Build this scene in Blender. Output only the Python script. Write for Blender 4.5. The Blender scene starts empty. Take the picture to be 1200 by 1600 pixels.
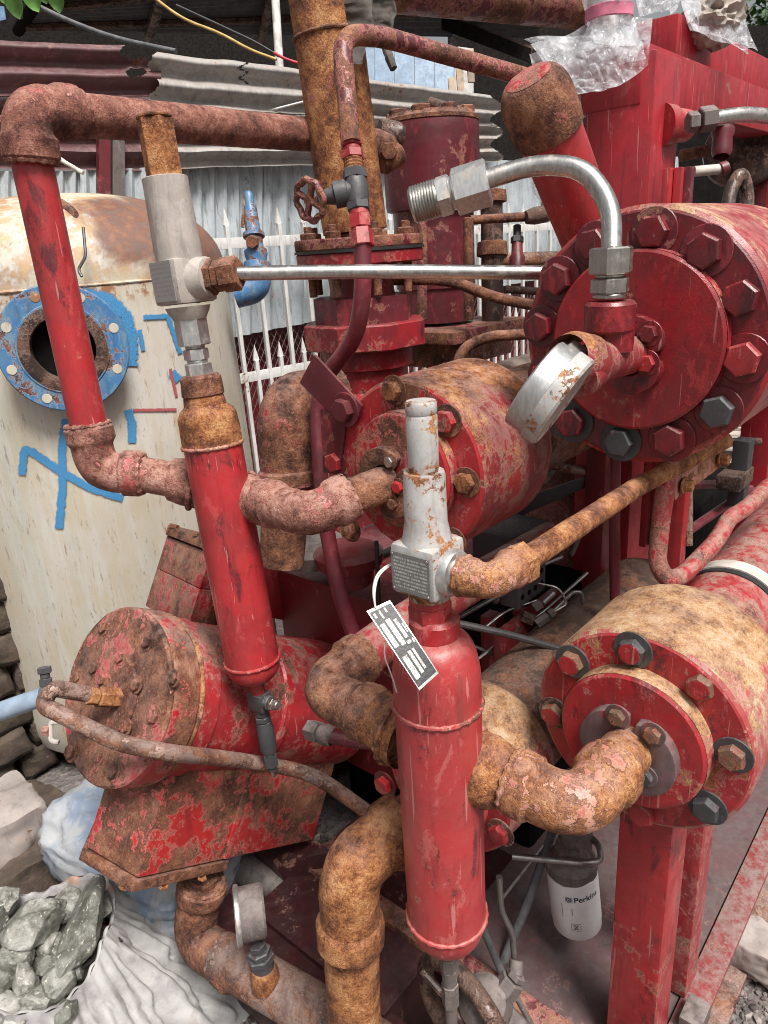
import bpy, bmesh, math, random
from mathutils import Vector, Matrix, noise
random.seed(7)
SC = bpy.context.scene
COL = SC.collection
# ------------------------------------------------------------------ camera
F = 1130.0                                   # focal length in photo pixels (photo 1200 x 1600)
EYE = Vector((0, 0, 1.6))
def _basis():
    a, b, dx = 1640-600, 318-800, 805-600
    dy = (F*F + a*dx)/(-b)
    X = Vector((a, b, F)).normalized(); Z = -Vector((dx, dy, F)).normalized()
    return X, Z.cross(X), Z
CX, CY, CZ = _basis()                        # world axes seen from the camera (x right, y down, z ahead)
cam = bpy.data.objects.new('camera', bpy.data.cameras.new('camera'))
COL.objects.link(cam)
cam.data.sensor_fit = 'HORIZONTAL'; cam.data.sensor_width = 36; cam.data.lens = F/1200*36
cam.data.clip_start = .02; cam.data.clip_end = 400
cam.matrix_world = Matrix(((CX.x, -CX.y, -CX.z, EYE.x), (CY.x, -CY.y, -CY.z, EYE.y), (CZ.x, -CZ.y, -CZ.z, EYE.z), (0, 0, 0, 1)))
SC.camera = cam
# ------------------------------------------------------------------ sky, sun, exposure
SUN_EL, SUN_AZ = math.radians(60), math.radians(250)     # azimuth of the bright part of the cloud, from +X
wd = bpy.data.worlds.new('World'); SC.world = wd; wd.use_nodes = True
nt = wd.node_tree; bg = nt.nodes['Background']
sky = nt.nodes.new('ShaderNodeTexSky'); sky.sky_type = 'NISHITA'; sky.sun_disc = False
sky.sun_elevation = SUN_EL; sky.sun_rotation = math.pi/2 - SUN_AZ
sky.dust_density = 6; sky.air_density = 1.2; sky.ozone_density = .6
hs = nt.nodes.new('ShaderNodeHueSaturation'); hs.inputs['Saturation'].default_value = .18
nt.links.new(sky.outputs[0], hs.inputs['Color']); nt.links.new(hs.outputs[0], bg.inputs[0])
bg.inputs[1].default_value = .06
sl = bpy.data.lights.new('sun', 'SUN'); sl.energy = 2.7; sl.angle = math.radians(20); sl.color = (1, .965, .92)
so = bpy.data.objects.new('sun', sl); COL.objects.link(so)
sd = Vector((math.cos(SUN_EL)*math.cos(SUN_AZ), math.cos(SUN_EL)*math.sin(SUN_AZ), math.sin(SUN_EL)))
so.rotation_euler = (-sd).to_track_quat('-Z', 'Y').to_euler(); so.location = (0, 0, 8)
SC.view_settings.view_transform = 'Standard'; SC.view_settings.look = 'None'
SC.view_settings.gamma = 1; SC.view_settings.use_curve_mapping = False
SC.view_settings.exposure = .85
SC.cycles.filter_width = 1.0; SC.cycles.max_bounces = 5; SC.cycles.transparent_max_bounces = 12
# ------------------------------------------------------------------ space helpers
def c2w(v): return EYE + Vector((CX.dot(v), CY.dot(v), CZ.dot(v)))
def ray(px, py): return Vector(((px-600)/F, (py-800)/F, 1))
def P(px, py, D): return c2w(ray(px, py)*D)                 # a point seen at that place, D metres ahead
def rdir(px, py): return c2w(ray(px, py)) - EYE
def hit(px, py, p0, n):
    d = rdir(px, py); return EYE + d*((Vector(p0)-EYE).dot(n)/d.dot(n))
def perp(px, py, vx, vy, tilt=0):                        # direction square to the line of sight, slanting vx, vy in view
    r = ray(px, py); v = Vector((vx, vy, 0)); v -= r*v.dot(r)/r.dot(r); return (c2w(v.normalized()-r.normalized()*tilt)-EYE).normalized()
def w2px(p):
    q = Vector(p)-EYE
    c = Vector((CX.x*q.x+CY.x*q.y+CZ.x*q.z, CX.y*q.x+CY.y*q.y+CZ.y*q.z, CX.z*q.x+CY.z*q.y+CZ.z*q.z))
    return 600+F*c.x/c.z, 800+F*c.y/c.z, c.z
def along(base, d, py=None, px=None):                       # point of a line that projects to that row or column
    x, y, z = w2px(base); q = Vector(base)+Vector(d)
    c = Vector((CX.x*d[0]+CY.x*d[1]+CZ.x*d[2], CX.y*d[0]+CY.y*d[1]+CZ.y*d[2], CX.z*d[0]+CY.z*d[1]+CZ.z*d[2]))
    if py is not None: k = (py-800)/F; b = (y-800)/F*z; s = (k*z-b)/(c.y-k*c.z)
    else: k = (px-600)/F; b = (x-600)/F*z; s = (k*z-b)/(c.x-k*c.z)
    return Vector(base)+Vector(d)*s
UX, UY, UZ = Vector((1, 0, 0)), Vector((0, 1, 0)), Vector((0, 0, 1))
def frame(d, ref=None):
    d = Vector(d).normalized(); r = Vector(ref) if ref is not None else (UZ if abs(d.z) < .9 else UX)
    u = (r - d*r.dot(d)).normalized(); return u, d.cross(u), d
# ------------------------------------------------------------------ node materials
MATS = {}
class NB:
    def __init__(s, name):
        m = bpy.data.materials.new(name); m.use_nodes = True; MATS[name] = m
        s.m, s.t = m, m.node_tree; s.bsdf = s.t.nodes['Principled BSDF']; s.out = s.t.nodes['Material Output']
    def n(s, typ, **k):
        o = s.t.nodes.new(typ)
        for a, b in k.items(): setattr(o, a, b)
        return o
    def l(s, a, b): s.t.links.new(a, b)
    def inp(s, sock, v):
        if isinstance(v, (int, float)): sock.default_value = v
        elif isinstance(v, tuple): sock.default_value = v if len(v) != 3 or sock.type != 'RGBA' else (*v, 1)
        else: s.l(v, sock)
    def pos(s, seed=0, scale=(1, 1, 1)):
        g = s.n('ShaderNodeNewGeometry'); mp = s.n('ShaderNodeMapping'); s.l(g.outputs['Position'], mp.inputs[0])
        mp.inputs[1].default_value = (seed*1.37, seed*.71, seed*2.13); mp.inputs[3].default_value = scale; return mp.outputs[0]
    def noise(s, vec, scale, detail=6, rough=.6, dist=0):
        o = s.n('ShaderNodeTexNoise'); s.l(vec, o.inputs['Vector']); o.inputs['Scale'].default_value = scale
        o.inputs['Detail'].default_value = detail; o.inputs['Roughness'].default_value = rough; o.inputs['Distortion'].default_value = dist
        return o.outputs['Fac']
    def vor(s, vec, scale, feature='F1', out='Distance', rand=1):
        o = s.n('ShaderNodeTexVoronoi', feature=feature); s.l(vec, o.inputs['Vector']); o.inputs['Scale'].default_value = scale
        o.inputs['Randomness'].default_value = rand; return o.outputs[out]
    def math(s, op, a, b=0, c=0):
        o = s.n('ShaderNodeMath', operation=op); s.inp(o.inputs[0], a); s.inp(o.inputs[1], b); s.inp(o.inputs[2], c); return o.outputs[0]
    def rng(s, v, a, b, c=0, d=1, smooth=True):
        o = s.n('ShaderNodeMapRange'); o.interpolation_type = 'SMOOTHSTEP' if smooth else 'LINEAR'
        s.inp(o.inputs[0], v); o.inputs[1].default_value = a; o.inputs[2].default_value = b
        o.inputs[3].default_value = c; o.inputs[4].default_value = d; return o.outputs[0]
    def mix(s, f, a, b, typ='MIX'):
        o = s.n('ShaderNodeMix', data_type='RGBA', blend_type=typ); s.inp(o.inputs[0], f); s.inp(o.inputs[6], a); s.inp(o.inputs[7], b); return o.outputs[2]
    def ramp(s, v, stops):
        o = s.n('ShaderNodeValToRGB'); e = o.color_ramp.elements
        while len(e) < len(stops): e.new(.5)
        for i, (p, c) in enumerate(stops): e[i].position = p; e[i].color = (*c, 1)
        s.inp(o.inputs[0], v); return o.outputs[0]
    def bump(s, h, strength=.5, dist=.002, prev=None):
        o = s.n('ShaderNodeBump'); s.inp(o.inputs['Height'], h); o.inputs['Strength'].default_value = strength
        o.inputs['Distance'].default_value = dist
        if prev is not None: s.l(prev, o.inputs['Normal'])
        return o.outputs[0]
    def done(s, col, rough=.5, metal=0, normal=None, spec=None):
        b = s.bsdf; s.inp(b.inputs['Base Color'], col); s.inp(b.inputs['Roughness'], rough); s.inp(b.inputs['Metallic'], metal)
        if normal is not None: s.l(normal, b.inputs['Normal'])
        if spec is not None: b.inputs['Specular IOR Level'].default_value = spec
        return s.m
RUST_BROWN = ((0, (.032, .012, .008)), (.30, (.105, .036, .019)), (.62, (.22, .080, .038)), (1, (.37, .165, .085)))
RUST_ORANGE = ((0, (.065, .021, .010)), (.30, (.20, .062, .020)), (.62, (.39, .150, .048)), (1, (.56, .29, .12)))
RUST_PINK = ((0, (.065, .022, .016)), (.28, (.19, .066, .045)), (.60, (.34, .140, .100)), (1, (.52, .285, .225)))
RUST_TAN = ((0, (.13, .06, .032)), (.30, (.32, .155, .070)), (.62, (.49, .275, .125)), (1, (.61, .44, .29)))
RUST_RED = ((0, (.045, .014, .010)), (.30, (.135, .042, .028)), (.62, (.25, .088, .058)), (1, (.42, .205, .15)))
def painted(name, paint, paint2, rust=.3, sc=1., seed=0, cols=RUST_BROWN, dust=.15, dustc=(.42, .27, .23), rough=.38, spots=.25,
            fade=(.50, .13, .13), fadeamt=.25, bump=.7, streak=.35, top=0, soft=.012, grime=.25, grimec=(.055, .014, .018), wear=0):
    b = NB(name); p = b.pos(seed)
    big = b.noise(p, 6.5*sc, 5, .62, .4); mid = b.noise(p, 40*sc, 5, .7, .3); fine = b.noise(p, 190, 4, .75)
    g = b.n('ShaderNodeNewGeometry'); sp = b.n('ShaderNodeSeparateXYZ'); b.l(g.outputs['Normal'], sp.inputs[0])
    up = b.rng(sp.outputs[2], .15, .95)
    m = b.math('MULTIPLY_ADD', big, .54, b.math('MULTIPLY_ADD', mid, .34, b.math('MULTIPLY', fine, .12)))
    if top: m = b.math('MULTIPLY_ADD', up, top, m)
    thr = .5 + (.5-rust)*.36
    mask = b.rng(m, thr-soft, thr+soft)
    edge = b.math('SUBTRACT', b.rng(m, thr-soft*3, thr-soft*1.4), mask)
    spot = b.rng(b.math('MULTIPLY_ADD', fine, .55, b.math('MULTIPLY_ADD', mid, .25, b.math('MULTIPLY', big, .2))), .645-spots*.20, .665-spots*.20)
    mask = b.math('MAXIMUM', mask, b.math('MULTIPLY', spot, .9))
    slow = b.noise(b.pos(seed+9), 15*sc, 5, .65)
    rv = b.math('MULTIPLY_ADD', mid, .27, b.math('MULTIPLY_ADD', fine, .33, b.math('MULTIPLY', slow, .60)))
    rustc = b.ramp(b.rng(rv, .495, .715, 0, 1, False), cols)
    vf = b.noise(b.pos(seed+1), 520, 3, .7)
    rustc = b.mix(b.rng(vf, .36, .50, .5, 0), rustc, tuple(x*.8 for x in cols[0][1]))
    rustc = b.mix(b.rng(vf, .56, .68, 0, .35), rustc, cols[3][1])
    pv = b.noise(b.pos(seed+5), 11*sc, 6, .68, .6)
    pc = b.mix(b.rng(pv, .36, .64), paint, paint2)
    if fadeamt: pc = b.mix(b.math('MULTIPLY', b.rng(b.math('MULTIPLY_ADD', b.noise(b.pos(seed+7, (1, 1, .4)), 24*sc, 6, .72, .5), .8, b.math('MULTIPLY', fine, .2)), .63-fadeamt*.24, .66-fadeamt*.22), .55), pc, fade)
    if grime:
        gm = b.math('MULTIPLY_ADD', b.noise(b.pos(seed+6, (1, 1, .45)), 17*sc, 6, .72, .5), .8, b.math('MULTIPLY', vf, .2))
        pc = b.mix(b.math('MULTIPLY', b.rng(gm, .66-grime*.27, .72-grime*.22), .8), pc, grimec)
    if streak:
        st = b.noise(b.pos(seed+2, (1, 1, .09)), 60, 4, .65); pc = b.mix(b.rng(st, .5, .72, 0, streak), pc, grimec)
    if wear:
        run = b.noise(b.pos(seed+11, (1, 1, .05)), 42, 4, .6); pc = b.mix(b.math('MULTIPLY', b.rng(run, .60, .70), wear), pc, (.13, .048, .030))
        sm = b.n('ShaderNodeMapping'); g2 = b.n('ShaderNodeNewGeometry'); b.l(g2.outputs['Position'], sm.inputs[0]); sm.inputs[1].default_value = (seed, 0, 0); sm.inputs[2].default_value = (.5, .7, .4); sm.inputs[3].default_value = (1, 1, .035)
        pc = b.mix(b.math('MULTIPLY', b.rng(b.noise(sm.outputs[0], 150, 2, .5), .685, .70), wear), pc, (.56, .25, .23))
    pc = b.mix(b.rng(vf, .66, .70, 0, .5), pc, grimec)
    pc = b.mix(b.math('MULTIPLY', edge, .6), pc, b.mix(.5, fade, (.5, .28, .2)))
    c = b.mix(mask, pc, rustc)
    dn = b.math('MULTIPLY_ADD', pv, .4, b.math('MULTIPLY', mid, .6))
    c = b.mix(b.math('MULTIPLY', b.math('MULTIPLY', b.rng(dn, .40, .60), b.math('MULTIPLY_ADD', up, .85, .15)), min(1, dust*2)), c, dustc)
    r = b.math('MULTIPLY_ADD', mask, .84-rough, b.math('MULTIPLY_ADD', b.rng(pv, .3, .7), .20, rough-.10))
    h = b.math('MULTIPLY_ADD', mask, b.math('MULTIPLY_ADD', fine, .8, b.math('MULTIPLY_ADD', mid, .5, -1.0)), b.math('MULTIPLY', slow, .22))
    nrm = b.bump(h, bump, .0045)
    nrm = b.bump(vf, .30, .0012, nrm)
    return b.done(c, r, 0, nrm, .5)
RED, RED2 = (.42, .022, .028), (.27, .014, .019)
MAR, MAR2 = (.135, .020, .028), (.085, .014, .020)
painted('red_clean', (.43, .030, .034), (.32, .020, .025), .17, seed=1, dust=.2, dustc=(.36, .21, .19), spots=.08, fadeamt=.3, streak=.35, grime=.46, rough=.36, fade=(.50, .08, .08), wear=.55)
painted('red_frame', (.39, .020, .030), (.30, .015, .024), .08, seed=2, dust=.2, dustc=(.36, .21, .19), spots=.02, fadeamt=.18, streak=.5, fade=(.45, .10, .10), wear=.55)
painted('red_bottle', (.43, .042, .043), (.35, .030, .033), .16, seed=3, dust=.28, dustc=(.42, .24, .21), rough=.38, spots=.14, fadeamt=.36, fade=(.52, .14, .125), grime=.4, wear=.55)
painted('red_worn', RED, RED2, .34, seed=4, dust=.22, spots=.3, fadeamt=.35, wear=.55)
painted('red_heavy', RED, RED2, .54, seed=5, dust=.3, spots=.4, fadeamt=.45, cols=RUST_BROWN)
painted('red_dusty', (.36, .03, .035), (.25, .022, .026), .40, seed=6, dust=.4, spots=.35, fadeamt=.5, cols=RUST_PINK, fade=(.43, .14, .125), dustc=(.38, .23, .195), sc=1.3)
painted('red_dark', (.20, .012, .018), (.13, .010, .014), .14, seed=7, dust=.10, spots=.15, fadeamt=.15)
painted('flange_dark', (.19, .013, .019), (.11, .011, .016), .16, seed=8, dust=.08, spots=.15, fadeamt=.34, fade=(.36, .03, .033), rough=.32, sc=1.4, grime=.5, grimec=(.035, .012, .016), wear=.35)
painted('flange_bright', (.42, .026, .031), (.29, .017, .022), .22, seed=9, dust=.14, spots=.2, fadeamt=.3, cols=RUST_ORANGE, grime=.42, sc=1.3, wear=.55)
painted('rim_peel', (.36, .028, .030), (.20, .026, .030), .30, seed=10, dust=.25, cols=RUST_ORANGE, fadeamt=.5, spots=.35, top=.10, fade=(.36, .20, .175), sc=1.3)
painted('rim_tan', (.42, .10, .085), (.38, .045, .05), .37, seed=11, dust=.18, cols=RUST_TAN, fadeamt=.5, top=.16, dustc=(.40, .29, .235), fade=(.47, .34, .28), spots=.3, sc=1.3)
painted('rim_top', (.33, .016, .023), (.22, .016, .022), .16, seed=12, dust=.25, cols=RUST_TAN, fadeamt=.4, top=.09, dustc=(.42, .24, .20), spots=.2)
painted('maroon', MAR, MAR2, .24, seed=13, dust=.12, spots=.25, fadeamt=.35, fade=(.30, .035, .045))
painted('maroon_peel', (.30, .018, .025), (.17, .016, .022), .36, seed=44, dust=.1, spots=.3, fadeamt=.4, fade=(.40, .03, .04), streak=.4, grime=.4)
painted('maroon_shade', (.050, .012, .014), (.035, .010, .012), .2, seed=45, dust=.08, dustc=(.12, .08, .075), fade=(.09, .02, .022), fadeamt=.3, grimec=(.012, .008, .008))  # maroon darkened further for the shade low inside the skid
painted('maroon_clean', (.17, .022, .034), (.11, .017, .026), .1, seed=14, dust=.12, spots=.1, fadeamt=.3, fade=(.26, .05, .055))
painted('maroon_rust', MAR, MAR2, .52, seed=15, dust=.15, spots=.4, fadeamt=.35, cols=RUST_BROWN)
painted('rust_pink', (.33, .06, .055), (.24, .045, .04), .70, sc=1.5, seed=16, dust=.34, cols=RUST_PINK, spots=.6, fadeamt=.6, bump=1, dustc=(.46, .27, .22))
painted('rust_brown', (.27, .045, .04), (.2, .03, .028), .80, sc=1.3, seed=17, dust=.18, cols=RUST_BROWN, spots=.6, bump=1)
painted('rust_orange', (.34, .06, .04), (.25, .045, .032), .80, sc=1.3, seed=18, dust=.12, cols=RUST_ORANGE, spots=.6, bump=1)
painted('rust_mix', (.46, .16, .125), (.42, .11, .09), .58, sc=1.4, seed=19, dust=.25, cols=RUST_ORANGE, spots=.5, bump=.9, fade=(.52, .30, .20), fadeamt=.6, grime=.1)
painted('rust_drum', (.42, .07, .075), (.36, .045, .055), .53, sc=1.25, seed=20, dust=.22, cols=RUST_BROWN, spots=.5, bump=1, fade=(.50, .17, .15), fadeamt=.6)
painted('rust_grey', (.22, .13, .105), (.16, .09, .075), .55, sc=1.2, seed=21, dust=.35, cols=RUST_BROWN, spots=.35, fade=(.29, .22, .19), fadeamt=.6, dustc=(.29, .23, .205), grimec=(.05, .042, .038))
painted('rust_dark', (.06, .035, .03), (.04, .025, .022), .5, fade=(.10, .07, .06), seed=22, dust=.25, cols=((.3, (.02, .01, .008)), (.45, (.055, .025, .016)), (.6, (.10, .05, .034)), (.75, (.16, .085, .06))), dustc=(.20, .14, .12), grimec=(.05, .042, .038))
painted('chest_rust', (.42, .026, .026), (.33, .018, .018), .48, sc=1.0, seed=23, dust=.15, cols=RUST_BROWN, spots=.4, bump=1, streak=.4)
painted('white_paint', (.72, .71, .68), (.6, .59, .56), .14, seed=24, dust=.15, dustc=(.5, .45, .4), fade=(.5, .46, .42), fadeamt=.2, spots=.2, streak=.25, cols=RUST_BROWN, grimec=(.05, .042, .038))
painted('white_valve', (.46, .45, .435), (.36, .35, .34), .36, sc=2.6, seed=25, dust=.1, dustc=(.5, .4, .33), fade=(.42, .38, .35), fadeamt=.35, spots=.35, cols=RUST_ORANGE, grimec=(.05, .042, .038))
painted('blue_paint', (.045, .17, .38), (.08, .20, .34), .34, seed=26, dust=.2, sc=2, fade=(.18, .30, .36), fadeamt=.45, spots=.3, cols=RUST_BROWN, grimec=(.05, .042, .038))
def mark_mat(name, c1, c2):
    b = NB(name); t = b.n('ShaderNodeTexCoord'); sp = b.n('ShaderNodeSeparateXYZ'); b.l(t.outputs['UV'], sp.inputs[0])
    cv = b.n('ShaderNodeCombineXYZ'); b.l(b.math('MULTIPLY', sp.outputs[0], 5), cv.inputs[0]); b.l(b.math('MULTIPLY', sp.outputs[1], 7), cv.inputs[1]); b.l(sp.outputs[2], cv.inputs[2])
    n1 = b.noise(cv.outputs[0], 1.5, 5, .65); n2 = b.noise(b.pos(3), 90, 5, .7)
    ed = b.math('POWER', b.math('SINE', b.math('MULTIPLY', sp.outputs[1], math.pi)), .45)
    al = b.rng(b.math('MULTIPLY_ADD', n1, .55, b.math('MULTIPLY_ADD', n2, .25, b.math('MULTIPLY', ed, .42))), .60, .74)
    b.l(al, b.bsdf.inputs['Alpha']); b.done(b.mix(b.rng(n1, .35, .65), c1, c2), .55)
mark_mat('blue_mark', (.04, .20, .43), (.08, .29, .52)); mark_mat('red_mark', (.36, .06, .07), (.44, .13, .13))
painted('corr_maroon', (.125, .052, .056), (.085, .038, .043), .2, seed=29, dust=.2, spots=.15, fade=(.22, .10, .10), fadeamt=.3, dustc=(.3, .2, .18), streak=.3, rough=.5, grimec=(.05, .042, .038))
painted('corr_grey', (.36, .345, .33), (.27, .26, .255), .2, seed=30, dust=.3, spots=.2, fade=(.42, .385, .345), fadeamt=.5, dustc=(.38, .31, .255), streak=.45, rough=.5, grimec=(.05, .042, .038))
painted('corr_pale', (.44, .48, .50), (.36, .40, .42), .10, seed=31, dust=.12, spots=.1, fade=(.50, .54, .56), fadeamt=.5, streak=.5, rough=.5, grimec=(.05, .042, .038))
painted('corr_roof', (.075, .078, .076), (.055, .056, .055), .15, seed=32, dust=.1, spots=.1, fade=(.10, .10, .095), fadeamt=.4, streak=.1, dustc=(.12, .11, .10), rough=.6, grimec=(.05, .042, .038))
painted('corr_blue', (.10, .20, .32), (.08, .16, .27), .1, seed=33, dust=.1, spots=.1, fade=(.18, .28, .38), fadeamt=.4, grimec=(.05, .042, .038))
painted('concrete', (.36, .30, .27), (.30, .26, .24), .1, seed=34, dust=.4, spots=.1, fade=(.34, .25, .21), fadeamt=.4, dustc=(.36, .32, .295), bump=1, rough=.85, sc=2, grimec=(.05, .042, .038))
painted('deck', (.105, .055, .055), (.075, .05, .05), .2, seed=35, dust=.3, spots=.15, fade=(.27, .06, .07), fadeamt=.15, dustc=(.13, .10, .097), rough=.75, streak=0, grime=.3, grimec=(.03, .025, .025))
painted('cast_grey', (.42, .37, .33), (.34, .30, .27), .08, seed=36, dust=.2, spots=.15, fade=(.5, .47, .43), fadeamt=.3, sc=3, dustc=(.5, .44, .38), rough=.6, bump=.5, cols=RUST_BROWN, grimec=(.05, .042, .038))
painted('dark_fitting', (.055, .055, .06), (.04, .04, .045), .12, seed=37, dust=.3, spots=.15, fade=(.30, .02, .025), fadeamt=.12, sc=4, dustc=(.18, .17, .165), rough=.5, grimec=(.05, .042, .038))
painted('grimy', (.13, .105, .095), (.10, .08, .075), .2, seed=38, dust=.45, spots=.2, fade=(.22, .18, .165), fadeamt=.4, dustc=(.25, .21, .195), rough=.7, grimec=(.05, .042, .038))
painted('barrel_tan', (.10, .062, .048), (.075, .048, .037), .55, seed=40, dust=.2, cols=RUST_BROWN, dustc=(.15, .115, .095), fade=(.14, .095, .07), fadeamt=.4, grimec=(.04, .03, .025))
painted('clamp_grey', (.16, .10, .10), (.11, .075, .075), .2, seed=42, sc=2.5, dust=.25, dustc=(.28, .22, .21), fade=(.36, .03, .035), fadeamt=.3, spots=.2, grimec=(.03, .022, .022))
painted('rail_dust', (.25, .05, .05), (.19, .055, .052), .3, seed=46, sc=1.5, dust=.6, dustc=(.27, .19, .175), fade=(.30, .15, .14), fadeamt=.4, cols=RUST_BROWN, spots=.25)
painted('rust_red', (.30, .045, .045), (.22, .035, .034), .72, sc=1.1, seed=48, dust=.22, cols=RUST_RED, spots=.5, bump=.8, dustc=(.40, .22, .175), fade=(.38, .12, .105), fadeamt=.4)
painted('crust_red', (.30, .03, .032), (.20, .024, .026), .60, seed=47, sc=1.5, dust=.2, spots=.5, cols=RUST_BROWN, fade=(.36, .10, .09), fadeamt=.4, bump=1)
painted('flange_mid', (.30, .016, .022), (.17, .012, .017), .14, seed=49, sc=1.2, dust=.08, spots=.12, fade=(.40, .035, .038), fadeamt=.34, rough=.32, grime=.42, grimec=(.04, .012, .016), wear=.35)
def metal(name, col, rough, seed=0, dirt=.3, dirtc=(.12, .09, .07), met=1):
    b = NB(name); a = b.noise(b.pos(seed), 45, 8, .7); f = b.noise(b.pos(seed+2, (1, 1, .2)), 240, 5, .7)
    k = b.math('MULTIPLY', b.rng(a, .5, .68), dirt)
    c = b.mix(k, b.mix(b.rng(f, .35, .65), col, tuple(x*.78 for x in col)), dirtc)
    r = b.math('MULTIPLY_ADD', a, .25, b.math('MULTIPLY_ADD', k, .4, rough-.1))
    return b.done(c, r, b.math('MULTIPLY_ADD', k, -.7, met) if met else 0, b.bump(f, .15, .0006, b.bump(a, .25, .001)))
metal('stainless', (.62, .60, .57), .26, 1, .5, (.22, .15, .12))
metal('galvanized', (.62, .62, .61), .38, 2, .5, (.36, .25, .17), .85)
metal('plated', (.55, .53, .49), .3, 3, .55, (.2, .14, .09))
painted('brassy', (.17, .11, .065), (.12, .08, .05), .35, seed=41, sc=4, dust=.1, cols=RUST_BROWN, fade=(.36, .02, .025), fadeamt=.42, spots=.4, rough=.4, grimec=(.03, .022, .02))
metal('dark_steel', (.13, .125, .125), .45, 5, .5, (.10, .08, .075), .6)
metal('tubing', (.36, .34, .33), .32, 6, .5, (.1, .08, .07), .8)
metal('wire_white', (.7, .69, .66), .5, 7, .2, (.4, .35, .3), 0)
def plain(name, col, rough=.6, var=.25, sc=30, bmp=.3, seed=0, spec=None):
    b = NB(name); a = b.noise(b.pos(seed), sc, 8, .65)
    c = b.mix(b.rng(a, .35, .65), tuple(x*(1-var) for x in col), tuple(min(1, x*(1+var)) for x in col))
    return b.done(c, rough, 0, b.bump(b.noise(b.pos(seed+2), sc*5, 6, .7), bmp, .002), spec)
plain('rubber', (.025, .025, .027), .5, .3)
plain('rubber_grey', (.12, .12, .125), .55, .3)
plain('yellow_wire', (.5, .33, .10), .5, .2)
plain('red_wire', (.45, .04, .06), .5, .2)
plain('wood', (.34, .26, .19), .8, .3, 12)
plain('pvc', (.24, .30, .38), .4, .15, 20, .1)
plain('pole_white', (.55, .52, .48), .6, .3, 14)
plain('leather', (.075, .062, .052), .75, .4, 16, .8)
plain('black_hole', (.010, .009, .009), .9, .2, spec=0)  # near black without gloss, stands in for deep shade in gaps and holes
plain('dark_wall', (.016, .014, .013), .9, .3, spec=0)  # near black without gloss, for shade under the shed roof and inside the machine
plain('leaf', (.10, .22, .045), .5, .45, 9, .1)
plain('leaf_dark', (.035, .075, .022), .6, .45, 6, .1)
plain('bark', (.09, .07, .055), .9, .3)
plain('filter_white', (.76, .76, .75), .35, .07, 18, .08)
plain('ink', (.02, .022, .05), .5, .1)
def print_mat():
    b = NB('print_white'); c = b.mix(b.rng(b.noise(b.pos(1), 620, 2, .6), .54, .58, 0, .75), (.55, .55, .51), (.06, .06, .06))
    b.done(b.mix(b.rng(b.noise(b.pos(2), 70, 5, .7), .5, .65, 0, .4), c, (.34, .31, .27)), .5)
print_mat()
plain('print_black', (.03, .03, .03), .4, .3, 60)
plain('tape', (.55, .16, .24), .4, .2)
plain('strap', (.55, .50, .45), .6, .2, 20)
plain('canvas_tan', (.36, .31, .27), .85, .25, 14, .6)
plain('canvas_brown', (.12, .09, .075), .85, .35, 20, .8)
plain('mesh_wire', (.16, .10, .095), .6, .2)
# ground, stone, rock, sack, film
def ground_mat():
    b = NB('dirt'); a = b.noise(b.pos(), 5, 8, .6); v = b.vor(b.pos(), 70, out='Color'); g = b.n('ShaderNodeSeparateColor'); b.l(v, g.inputs[0])
    c = b.mix(b.rng(a, .35, .65), (.075, .062, .058), (.17, .145, .135))
    c = b.mix(b.rng(g.outputs[0], .75, 1, 0, .5), c, (.30, .27, .25))
    return b.done(c, .95, 0, b.bump(b.vor(b.pos(), 70), .8, .01, b.bump(a, .5, .03)))
ground_mat()
def stone_mat(name, c1, c2, seed, moss=0):
    b = NB(name); o = b.n('ShaderNodeObjectInfo'); a = b.noise(b.pos(seed), 18, 9, .65); f = b.noise(b.pos(seed+2), 120, 7, .7)
    c = b.mix(o.outputs['Random'], c1, c2); c = b.mix(b.rng(a, .35, .65, 0, .6), c, tuple(x*.45 for x in c1))
    if moss: c = b.mix(b.rng(b.noise(b.pos(seed+4), 9, 7, .6), .52, .7, 0, moss), c, (.13, .13, .05))
    c = b.mix(b.rng(f, .58, .7, 0, .3), c, (.35, .31, .27))
    return b.done(c, .92, 0, b.bump(f, .5, .004, b.bump(a, .8, .012)))
stone_mat('wall_stone', (.065, .045, .034), (.12, .085, .064), 1, .5)
stone_mat('mortar', (.04, .03, .025), (.04, .03, .025), 2)
stone_mat('gravel', (.16, .14, .135), (.36, .33, .31), 3)
def gravel2():
    b = NB('gravel_mix'); o = b.vor(b.pos(), 22, out='Color'); s = b.n('ShaderNodeSeparateColor'); b.l(o, s.inputs[0])
    c = b.ramp(s.outputs[0], ((0, (.05, .042, .04)), (.45, (.16, .135, .13)), (.75, (.26, .225, .21)), (.95, (.48, .45, .42))))
    c = b.mix(b.rng(s.outputs[1], .8, .9, 0, .6), c, (.28, .09, .08))
    return b.done(c, .85, 0, b.bump(b.noise(b.pos(), 160, 6, .7), .5, .003))
gravel2()
def rock_mat():
    b = NB('glass_rock'); a = b.noise(b.pos(1), 22, 10, .72, .6); v = b.vor(b.pos(2), 75); w = b.noise(b.pos(4), 90, 8, .75)
    c = b.ramp(a, ((.30, (.03, .03, .022)), (.43, (.17, .165, .14)), (.55, (.37, .36, .325)), (.70, (.62, .61, .575))))
    oi = b.n('ShaderNodeObjectInfo'); c = b.mix(b.rng(oi.outputs['Random'], 0, 1, 0, .65), c, (.045, .05, .035)); c = b.mix(b.rng(w, .57, .63, 0, .85), c, (.60, .58, .50)); c = b.mix(b.rng(w, .36, .44, .6, 0), c, (.04, .045, .03))
    return b.done(c, b.rng(w, .4, .65, .55, .16), 0, b.bump(w, .5, .004, b.bump(a, .5, .008)), .6)
rock_mat()
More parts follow.
